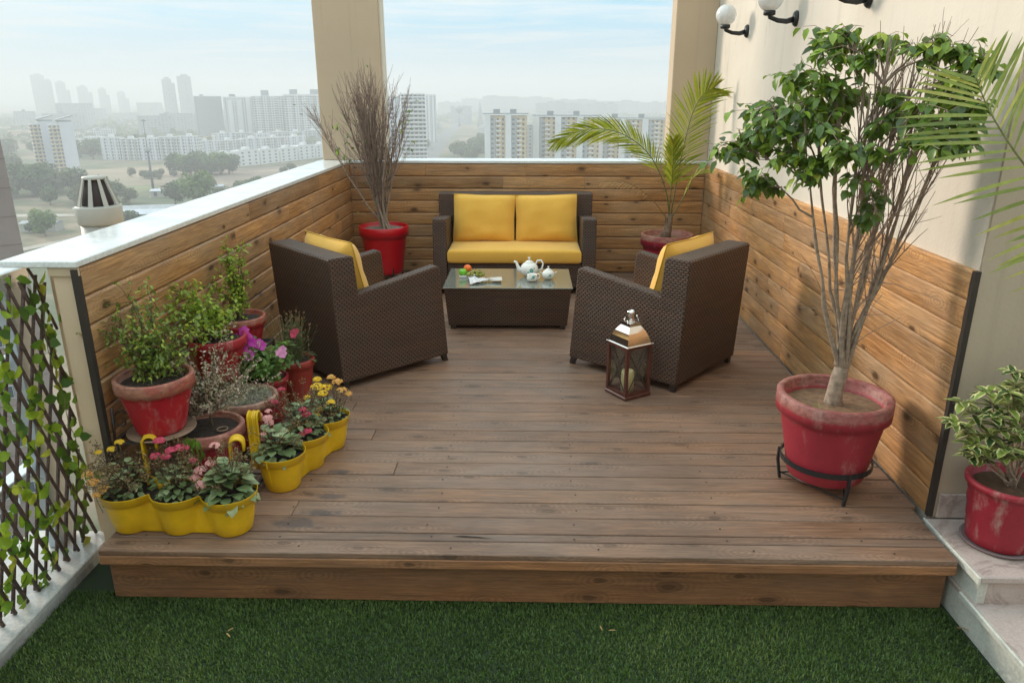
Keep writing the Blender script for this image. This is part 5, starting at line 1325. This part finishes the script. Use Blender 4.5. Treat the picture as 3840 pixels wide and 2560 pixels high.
# right opening: office slab and beige blocks
o = tower('office_block', 'white high rise with stacked horizontal balconies behind the bare bush', -84, 566, 17, 61.5, [F_BAL], dp=20, cat='high rise')
w = MB(); z = 3
while z < 60: w.box(-9.2, 9.2, -1.4, -.01, z, z+1.1); z += 3
w.build('balcony_rail', F_WALL, o)
o = tower('office_block', 'pale high rise gable with one window column left of the balconied high rise', -98, 556, 12, 60, [F_BW], dp=20, cat='high rise')
for j in range(18): w = MB(); w.box(-1.2, 1.2, -.08, -.006, 3+3*j, 4.7+3*j); w.build('window', M_WDARK, o)
tower('office_block', 'hazy narrow tower right of the balconied high rise', -131, 1042, 14, 61, [F_WHITE, F_WALL], dp=16, bays=2, cat='high rise')
def beige(lb, x, y, wd, h, n, grp='beige and white apartment blocks'):
    o = thing('apartment_block', lb, 'apartment block', (x, y, G), math.atan2(-x, y)+rad(-3), grp)
    w = MB(); w.box(-wd/2, wd/2, 0, 16, 0, h); w.build('wall', F_BEIGE, o)
    bw = wd/n; w = MB(); g_ = MB(); w3 = MB()
    for k in range(n):
        x0 = -wd/2+bw*k
        w.box(x0+.02, x0+bw*.28, -1.7, -.01, 0, h+1.2)
        g_.box(x0+bw*.285, x0+bw*.52, -.9, -.012, 0, h-.6)
        z = 3
        while z < h-2: w3.box(x0+bw*.54, x0+bw*.78, -1.2, -.013, z, z+1.0); z += 3
    w.build('white_pier', F_WALL, o); g_.build('window_bay', F_GREY, o); w3.build('balcony_rail', F_WALL, o)
    w = MB(); w.box(-wd/2-1, wd/2+1, -1.2, 16, h+1.21, h+1.7); w.build('roof_slab', F_ROOF, o)
    for k in range(2): q = MB(); q.box(-wd*.3+k*wd*.4, -wd*.3+k*wd*.4+4, 4, 9, h+1.71, h+4.2); q.build('roof_room', F_ROOF, o)
beige('shorter beige and white apartment block left of the gap', -15, 500, 27, 48.5, 2)
beige('longer beige and white apartment block right of the gap', 25, 519, 44, 47, 3)
beige('beige and white apartment block behind the arching palm frond', 72, 548, 47, 44.5, 3)
tower('apartment_block', 'low grey block in the gap between the beige blocks', 3, 640, 18, 38, [F_GREY], dp=14)
# neighbour tower close on the left
nb = thing('neighbour_tower', 'close pinkish beige apartment tower with grooved walls at the left edge', 'apartment tower', (-62, 79.5, G), rad(38))
M_PINK = plain('pinkish_render', (.27, .21, .185), .8, .05, .4)
w = MB(); w.box(-34, 5.5, 0, 14, 0, 57.2); w.build('wall', M_PINK, nb)
w = MB(); z = 1.5
while z < 57: w.box(-34.03, 5.53, -.03, -.004, z, z+.10); z += 3.15
w.build('floor_groove', plain('groove_shadow', (.2, .15, .13), .9), nb)
M_WF = plain('window_white_frame', (.55, .56, .58), .4); M_WG = plain('window_glass_dark', (.05, .07, .09), .1)
for j in range(17):
    for xx in (1.6, -1.9, -6.0, -8.5, -13):
        z = 2.6+3.15*j
        if R.random() < .1: continue
        wf = MB(); wf.box(xx-.75, xx+.75, -.09, -.02, z-.1, z+1.5); wo_ = wf.build('window', M_WF, nb)
        wf = MB(); wf.box(xx-.66, xx-.03, -.12, -.091, z, z+1.4); wf.box(xx+.03, xx+.66, -.12, -.091, z, z+1.4); wf.build('pane', M_WG, wo_)
        if j % 2 == 0 and xx in (-1.9, -8.5):
            wf = MB(); wf.box(xx+.9, xx+1.7, -.5, -.02, z-.9, z-.3); wf.build('air_conditioner', M_WF, nb)
# mast
ms_ = thing('floodlight_mast', 'tall thin dark mast rising from the trees by the field', 'mast', (-255, 508, G))
w = MB(); w.tube([(0, 0, 0), (0, 0, 26)], [.95, .75], 8); w.tube([(0, 0, 26), (0, 0, 45)], [.28, .16], 6); w.build('pole', plain('mast_steel', (.10, .11, .12), .6), ms_)
w = MB(); w.lathe([(1.6, 45), (1.7, 45.5), (.2, 46.2)], 10); w.lathe([(1.5, 25.2), (1.7, 26), (1.2, 27.5), (.4, 28)], 8); w.build('lamp_ring', F_ROOF, ms_)
# sheds
M_TIN = plain('pale_tin_roof', (.50, .52, .55), .5, .15, .3); M_TIN2 = plain('grey_tin_roof', (.33, .34, .35), .6, .2, .3); M_SHW = plain('shed_wall', (.42, .40, .36), .8)
def shed(lb, x, y, wd, dp, h, rz, mat):
    o = thing('shed', lb, 'shed', (x, y, G), rad(rz), 'sheds and workshops below the terrace')
    w = MB(); w.box(-wd/2, wd/2, -dp/2, dp/2, 0, h); w.build('wall', M_SHW, o)
    w = MB(); w.prism([(-dp/2-.5, h+.01), (dp/2+.5, h+.01), (0, h+dp*.11)], -wd/2-.5, wd/2+.5, 'x'); w.build('tin_roof', mat, o)
    w = MB()
    for k in range(int(wd/6)): w.box(-wd/2+2+6*k, -wd/2+4+6*k, -dp/2-.08, -dp/2-.01, 1, h-.6)
    w.build('opening', M_WDARK, o)
for a in [('long pale tin roofed shed nearest the parapet', -196, 376, 44, 14, 5, 14, M_TIN), ('second long pale tin roofed shed just beyond the nearest one', -205, 392, 46, 12, 5, 14, M_TIN2), ('pale tin roofed shed right of the round bright tree', -176, 372, 26, 13, 5, 18, M_TIN),
          ('bright low shed right of the vent pipe cowl', -228, 476, 22, 9, 4, 10, M_TIN), ('bright low shed beside the mast', -215, 497, 24, 8, 4, 16, M_TIN), ('small ruined white hut in front of the low flats', -190, 520, 12, 8, 4, 20, M_SHW),
          ('small white hut left of the vent pipe', -262, 448, 9, 6, 3.5, 0, M_TIN), ('small grey hut beside the lane', -240, 400, 10, 7, 3.5, 30, M_TIN2), ('low shed among the trees at the left edge', -232, 350, 16, 8, 4, 5, M_TIN2), ('pale hut in front of the front row flats', -168, 500, 9, 6, 3.5, 30, M_TIN)]: shed(*a)
for k in range(16):   # low town beyond the left trees and beside the road
    x, y = [(-150-R.uniform(0, 60), R.uniform(900, 1500)), (-60-R.uniform(-40, 20), R.uniform(900, 1500))][k % 2]
    tower('low_house', 'small hazy pale house among the trees by the road', x, y, R.uniform(14, 26), R.uniform(7, 14), [F_WHITE], dp=12, group='small hazy houses by the road', cat='house')
def clutter(n, x0, x1, y0, y1, label, grp, h0=6, h1=16):
    for k in range(n):
        x, y = R.uniform(x0, x1), R.uniform(y0, y1)
        if abs(x-(-89-(y-560)*.075)) < 22: continue
        wd = R.uniform(12, 34); h = R.uniform(h0, h1)
        o = thing('low_house', label, 'house', (x, y, G), math.atan2(-x, y)+R.uniform(-.5, .5), grp)
        w = MB(); w.box(-wd/2, wd/2, 0, R.uniform(9, 16), 0, h); w.build('wall', R.choice((F_WHITE, F_WHITE, F_GREY, F_BEIGE, F_BAL)), o)
        q = MB(); a = R.uniform(-wd*.3, wd*.2); q.box(a, a+4, 2, 6, h+.01, h+2.8); q.build('roof_room', F_ROOF, o)
clutter(20, -185, -120, 760, 1500, 'small hazy house left of the road in the right opening', 'small houses left of the road')
clutter(34, -75, 130, 760, 1700, 'small hazy house between the road and the beige blocks', 'small houses right of the road', 6, 20)
clutter(22, -1000, -560, 1000, 1700, 'small hazy building in the woodland under the far towers', 'small buildings under the far towers', 6, 16)
clutter(14, -560, -420, 880, 1000, 'small hazy house beyond the slim white towers', 'small houses beyond the slim towers', 5, 10)
for y_, x_ in ((640, -88), (700, -98), (745, -96), (820, -108), (900, -113), (960, -121), (590, -92)):
    o = thing('car', 'tiny pale car on the road in the right opening', 'car', (x_, y_, G+.13), math.atan2(38, 680), 'cars on the road')
    w = MB(); w.box(-.9, .9, -2.2, 2.2, .3, .85, None, .12); w.build('body', F_WALL, o)
    w = MB(); w.box(-.75, .75, -1.3, 1.1, .851, 1.4, None, .15); w.build('cabin', M_WDARK, o)
# --- trees
def treeset(seed, h, r, mat):
    rr = random.Random(seed); w = MB(); w.tube([(0, 0, 0), (.2, .1, h*.3), (.1, 0, h*.6)], [r*.09, r*.07, r*.03], 6)
    for k in range(4): a = rr.uniform(0, 6.28); w.tube([(.15, .05, h*.28), (r*.45*math.cos(a), r*.45*math.sin(a), h*.62)], [r*.05, r*.015], 5)
    tm = w.v[:], w.f[:]
    c = MB(); blobs = [(rr.uniform(-.5, .5)*r, rr.uniform(-.5, .5)*r, h*rr.uniform(.45, .82), r*rr.uniform(.38, .6)) for _ in range(9)]
    for bx, by, bz, br in blobs:
        for _ in range(150):
            v = Vector((rr.gauss(0, 1), rr.gauss(0, 1), rr.gauss(0, 1))).normalized(); p = Vector((bx, by, bz))+v*br*rr.uniform(.7, 1.05); p.z = max(p.z, h*.22)
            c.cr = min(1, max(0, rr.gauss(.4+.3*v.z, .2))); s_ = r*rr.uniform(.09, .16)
            c.leaf(p, v+Vector((rr.uniform(-.8, .8), rr.uniform(-.8, .8), rr.uniform(-.8, .3))), v+Vector((0, 0, .5)), s_*1.6, s_*1.3, .3, .2)
    return w, c, mat
LT1 = leafmat('tree_leaf_dark', [(0, (.014, .028, .010)), (.5, (.038, .07, .02)), (1, (.12, .17, .05))], .8, .1)
LT2 = leafmat('tree_leaf_bright', [(0, (.05, .085, .02)), (.5, (.10, .17, .035)), (1, (.2, .27, .06))], .8, .15)
LT3 = leafmat('tree_leaf_dusty', [(0, (.05, .06, .03)), (.5, (.10, .11, .055)), (1, (.17, .18, .09))], .9, .1)
protos = []
for sd_, h_, r_, mt in ((1, 11, 6, LT1), (2, 9, 5.5, LT1), (3, 12, 6, LT2), (4, 8, 4.5, LT3), (5, 10, 7, LT3), (6, 13, 6.5, LT1)):
    w, c, mt = treeset(sd_, h_, r_, mt); protos.append((w, c, mt, None))
PM = []
def first_tree(k, loc, label, sc):
    w, c, mt, _ = protos[k]; o = thing('tree', label, 'tree', loc, R.uniform(0, 6.28), 'trees scattered below the terrace'); o.scale = (sc, sc, sc)
    a = w.build('trunk', M_BARK, o); b_ = c.build('crown', mt, o); PM.append(k); protos[k] = (w, c, mt, o); return o
def put_tree(k, x, y, label, sc=1.0, grp='trees scattered below the terrace'):
    src = protos[k][3]
    if src is None: o = first_tree(k, (x, y, G-.2), label, sc)
    else: o = copy_tree(src); o.location = (x, y, G-.2)
    o.rotation_euler = (0, 0, R.uniform(0, 6.28)); o.scale = (sc*R.uniform(.9, 1.15),)*2+(sc*R.uniform(.85, 1.1),); o['label'] = label; o['group'] = grp
    return o
put_tree(2, -222, 336, 'round bright green tree beside the long pale shed', .95, 'single trees below the parapet')
put_tree(1, -232, 343, 'small dark tree left of the round bright green tree', .6, 'single trees below the parapet')
put_tree(2, -188, 424, 'large green tree in front of the mast', 1.5, 'single trees below the parapet')
put_tree(5, -207, 436, 'dark tree between the mast and the vent pipe', .95, 'single trees below the parapet')
put_tree(0, -172, 440, 'dark tree right of the large green tree', .9, 'single trees below the parapet')
def zone(n, cx, cy, rx, ry, ks, label, s0, s1, grp):
    for _ in range(n):
        a = R.uniform(0, 6.28); q = math.sqrt(R.random()); put_tree(R.choice(ks), cx+rx*q*math.cos(a), cy+ry*q*math.sin(a), label, R.uniform(s0, s1), grp)
zone(26, -345, 490, 45, 40, (0, 1, 4, 5), 'dark tree in the thick grove at the left edge', 1.0, 1.5, 'grove at the left edge')
zone(12, -262, 440, 30, 14, (0, 1, 3), 'dark tree behind the vent pipe cowl', .9, 1.3, 'trees behind the vent pipe')
zone(10, -425, 600, 28, 40, (0, 4, 3), 'tree left of the slim white towers', 1.0, 1.4, 'trees by the slim towers')
zone(14, -262, 610, 26, 14, (0, 2, 5), 'green tree in the clump in front of the low white flats', 1.1, 1.5, 'clump before the white flats')
zone(10, -215, 520, 28, 22, (0, 3, 1), 'small tree on the bare ground past the mast', .5, .85, 'small trees past the mast')
zone(14, -165, 470, 26, 30, (0, 1, 4), 'tree on the bare ground near the parapet', .6, 1.0, 'trees near the parapet')
zone(10, -296, 585, 22, 14, (3, 1), 'small tree at the edge of the brown field', .5, .8, 'trees at the field edge')
zone(16, -182, 620, 22, 60, (0, 3, 1), 'small tree in front of the front row flats', .4, .7, 'trees before the front row')
zone(24, -520, 800, 120, 60, (0, 4, 3, 5), 'hazy tree beyond the slim towers', 1.1, 1.6, 'hazy trees beyond the slim towers')
zone(20, -420, 830, 70, 30, (0, 4, 5), 'hazy tree behind the low white flats', 1.0, 1.5, 'hazy trees behind the flats')
zone(22, -62, 905, 22, 170, (0, 5, 4, 3), 'hazy tree in the mass right of the road', .7, 1.2, 'tree mass right of the road')
zone(12, -130, 800, 10, 160, (0, 3), 'hazy tree lining the left side of the road', .8, 1.1, 'trees left of the road')
zone(14, -205, 385, 30, 30, (3, 1, 0), 'small tree among the sheds', .5, .8, 'trees among the sheds')
# far wood, nobody could count it
w = MB(); rs = random.Random(9)
for _ in range(5200):
    u = rs.random(); x = rs.uniform(-1900, 700); y = rs.uniform(950, 2400)
    if -185 < x < -60 and y < 2100: continue
    w.cr = rs.random(); r_ = rs.uniform(5, 10); p = Vector((x, y, G+rs.uniform(2, 7)))
    for k in range(3): w.leaf(p+Vector((rs.uniform(-5, 5), rs.uniform(-5, 5), 0)), (rs.uniform(-1, 1), rs.uniform(-1, 1), .4), (0, -.6, 1), r_*1.4, r_*1.1, .6, .2)
tag(w.build('woodland', LT3), 'hazy spread of woodland and scrub reaching to the skyline', 'woodland', kind='stuff')

# ------------------------------------------------------------------ haze, sky, light, camera
HZ = MB(); HZ.box(-4300, 4300, -320, 5300, G-3, 72)
m = bpy.data.materials.new('haze_air'); m.use_nodes = True; t = m.node_tree; t.nodes.clear()
o_ = t.nodes.new('ShaderNodeOutputMaterial'); v = t.nodes.new('ShaderNodeVolumePrincipled'); v.inputs['Color'].default_value = (.85, .84, .845, 1); v.inputs['Density'].default_value = HAZE_D; v.inputs['Anisotropy'].default_value = .10
L(t, v.outputs[0], o_.inputs['Volume']); m.cycles.homogeneous_volume = True if hasattr(m.cycles, 'homogeneous_volume') else None
hz = HZ.build('haze', m); tag(hz, 'thin pale haze filling the air over the city', 'haze', kind='stuff')

SE, SA = 19.0, 31.0     # sun elevation; travel direction (cos, -sin) in plan
sdir = Vector((math.cos(rad(SA))*math.cos(rad(SE)), -math.sin(rad(SA))*math.cos(rad(SE)), -math.sin(rad(SE))))
sl = bpy.data.lights.new('sun', 'SUN'); sl.energy = 2.0; sl.angle = rad(14); sl.color = (1, .87, .74)
so = bpy.data.objects.new('sun', sl); COL.objects.link(so); so.rotation_euler = sdir.to_track_quat('-Z', 'Y').to_euler(); so.location = (-8, 12, 8)
wd_ = bpy.data.worlds.new('World'); S.world = wd_; wd_.use_nodes = True; t = wd_.node_tree
bg = t.nodes['Background']; sk = t.nodes.new('ShaderNodeTexSky'); sk.sky_type = 'NISHITA'; sk.sun_disc = False
sk.sun_elevation = rad(SE); sk.sun_rotation = math.atan2(-sdir.x, -sdir.y); sk.air_density = 1.6; sk.dust_density = 3.0; sk.ozone_density = 2.0
g = t.nodes.new('ShaderNodeTexCoord').outputs['Generated']
sp2 = N(t, 'ShaderNodeSeparateXYZ'); L(t, g, sp2.inputs[0])
cl = noi(t, mapv(t, g, (2.6, 2.6, 30.0)), 1.5, 8, .58, dist=1.0)
cl2 = noi(t, mapv(t, g, (6, 6, 90.0)), 1.3, 6, .6, dist=.6)
f = math_(t, 'ADD', math_(t, 'MULTIPLY', cl, .7), math_(t, 'MULTIPLY', cl2, .3))
fc_ = ramp(t, f, [(.38, g3(.05)), (.60, g3(.95))])
hor = ramp(t, sp2.outputs[2], [(.0, g3(.95)), (.03, g3(.62)), (.095, g3(0))])
fm_ = math_(t, 'MAXIMUM', math_(t, 'MULTIPLY', fc_, .8), hor)
base = mix(t, .85, sk.outputs[0], SKY_BLUE)
skc = mix(t, fm_, base, SKY_WHITE)
# a hazy dome is up to three times brighter overhead than at the horizon
dome = N(t, 'ShaderNodeVectorMath', operation='SCALE'); L(t, skc, dome.inputs[0]); L(t, math_(t, 'ADD', .93, math_(t, 'MULTIPLY', math_(t, 'MAXIMUM', sp2.outputs[2], 0), 1.75)), dome.inputs['Scale'])
warm = mix(t, ramp(t, sp2.outputs[2], [(.10, g3(0)), (.45, g3(1))]), (1, 1, 1), (1.13, .97, .86))
L(t, mix(t, 1, dome.outputs[0], warm, 'MULTIPLY'), bg.inputs[0]); bg.inputs[1].default_value = .1

cam = bpy.data.cameras.new('camera'); co = bpy.data.objects.new('camera', cam); COL.objects.link(co); S.camera = co
cam.sensor_width = 36; cam.lens = 36*1711/2352; cam.clip_start = .05; cam.clip_end = 9000
co.location = (0, 0, 1.8); co.rotation_euler = (rad(90-18.3344), 0, rad(1.2395))
S.render.engine = 'CYCLES'; S.cycles.use_denoising = True
try: S.cycles.denoiser = 'OPENIMAGEDENOISE'
except Exception: pass
S.cycles.max_bounces = 6; S.cycles.diffuse_bounces = 3; S.cycles.transparent_max_bounces = 12; S.cycles.volume_bounces = 2
S.cycles.sample_clamp_indirect = 6
S.view_settings.view_transform = 'Standard'; S.view_settings.look = 'None'; S.view_settings.exposure = EXPO; S.view_settings.gamma = 1; S.view_settings.use_curve_mapping = False
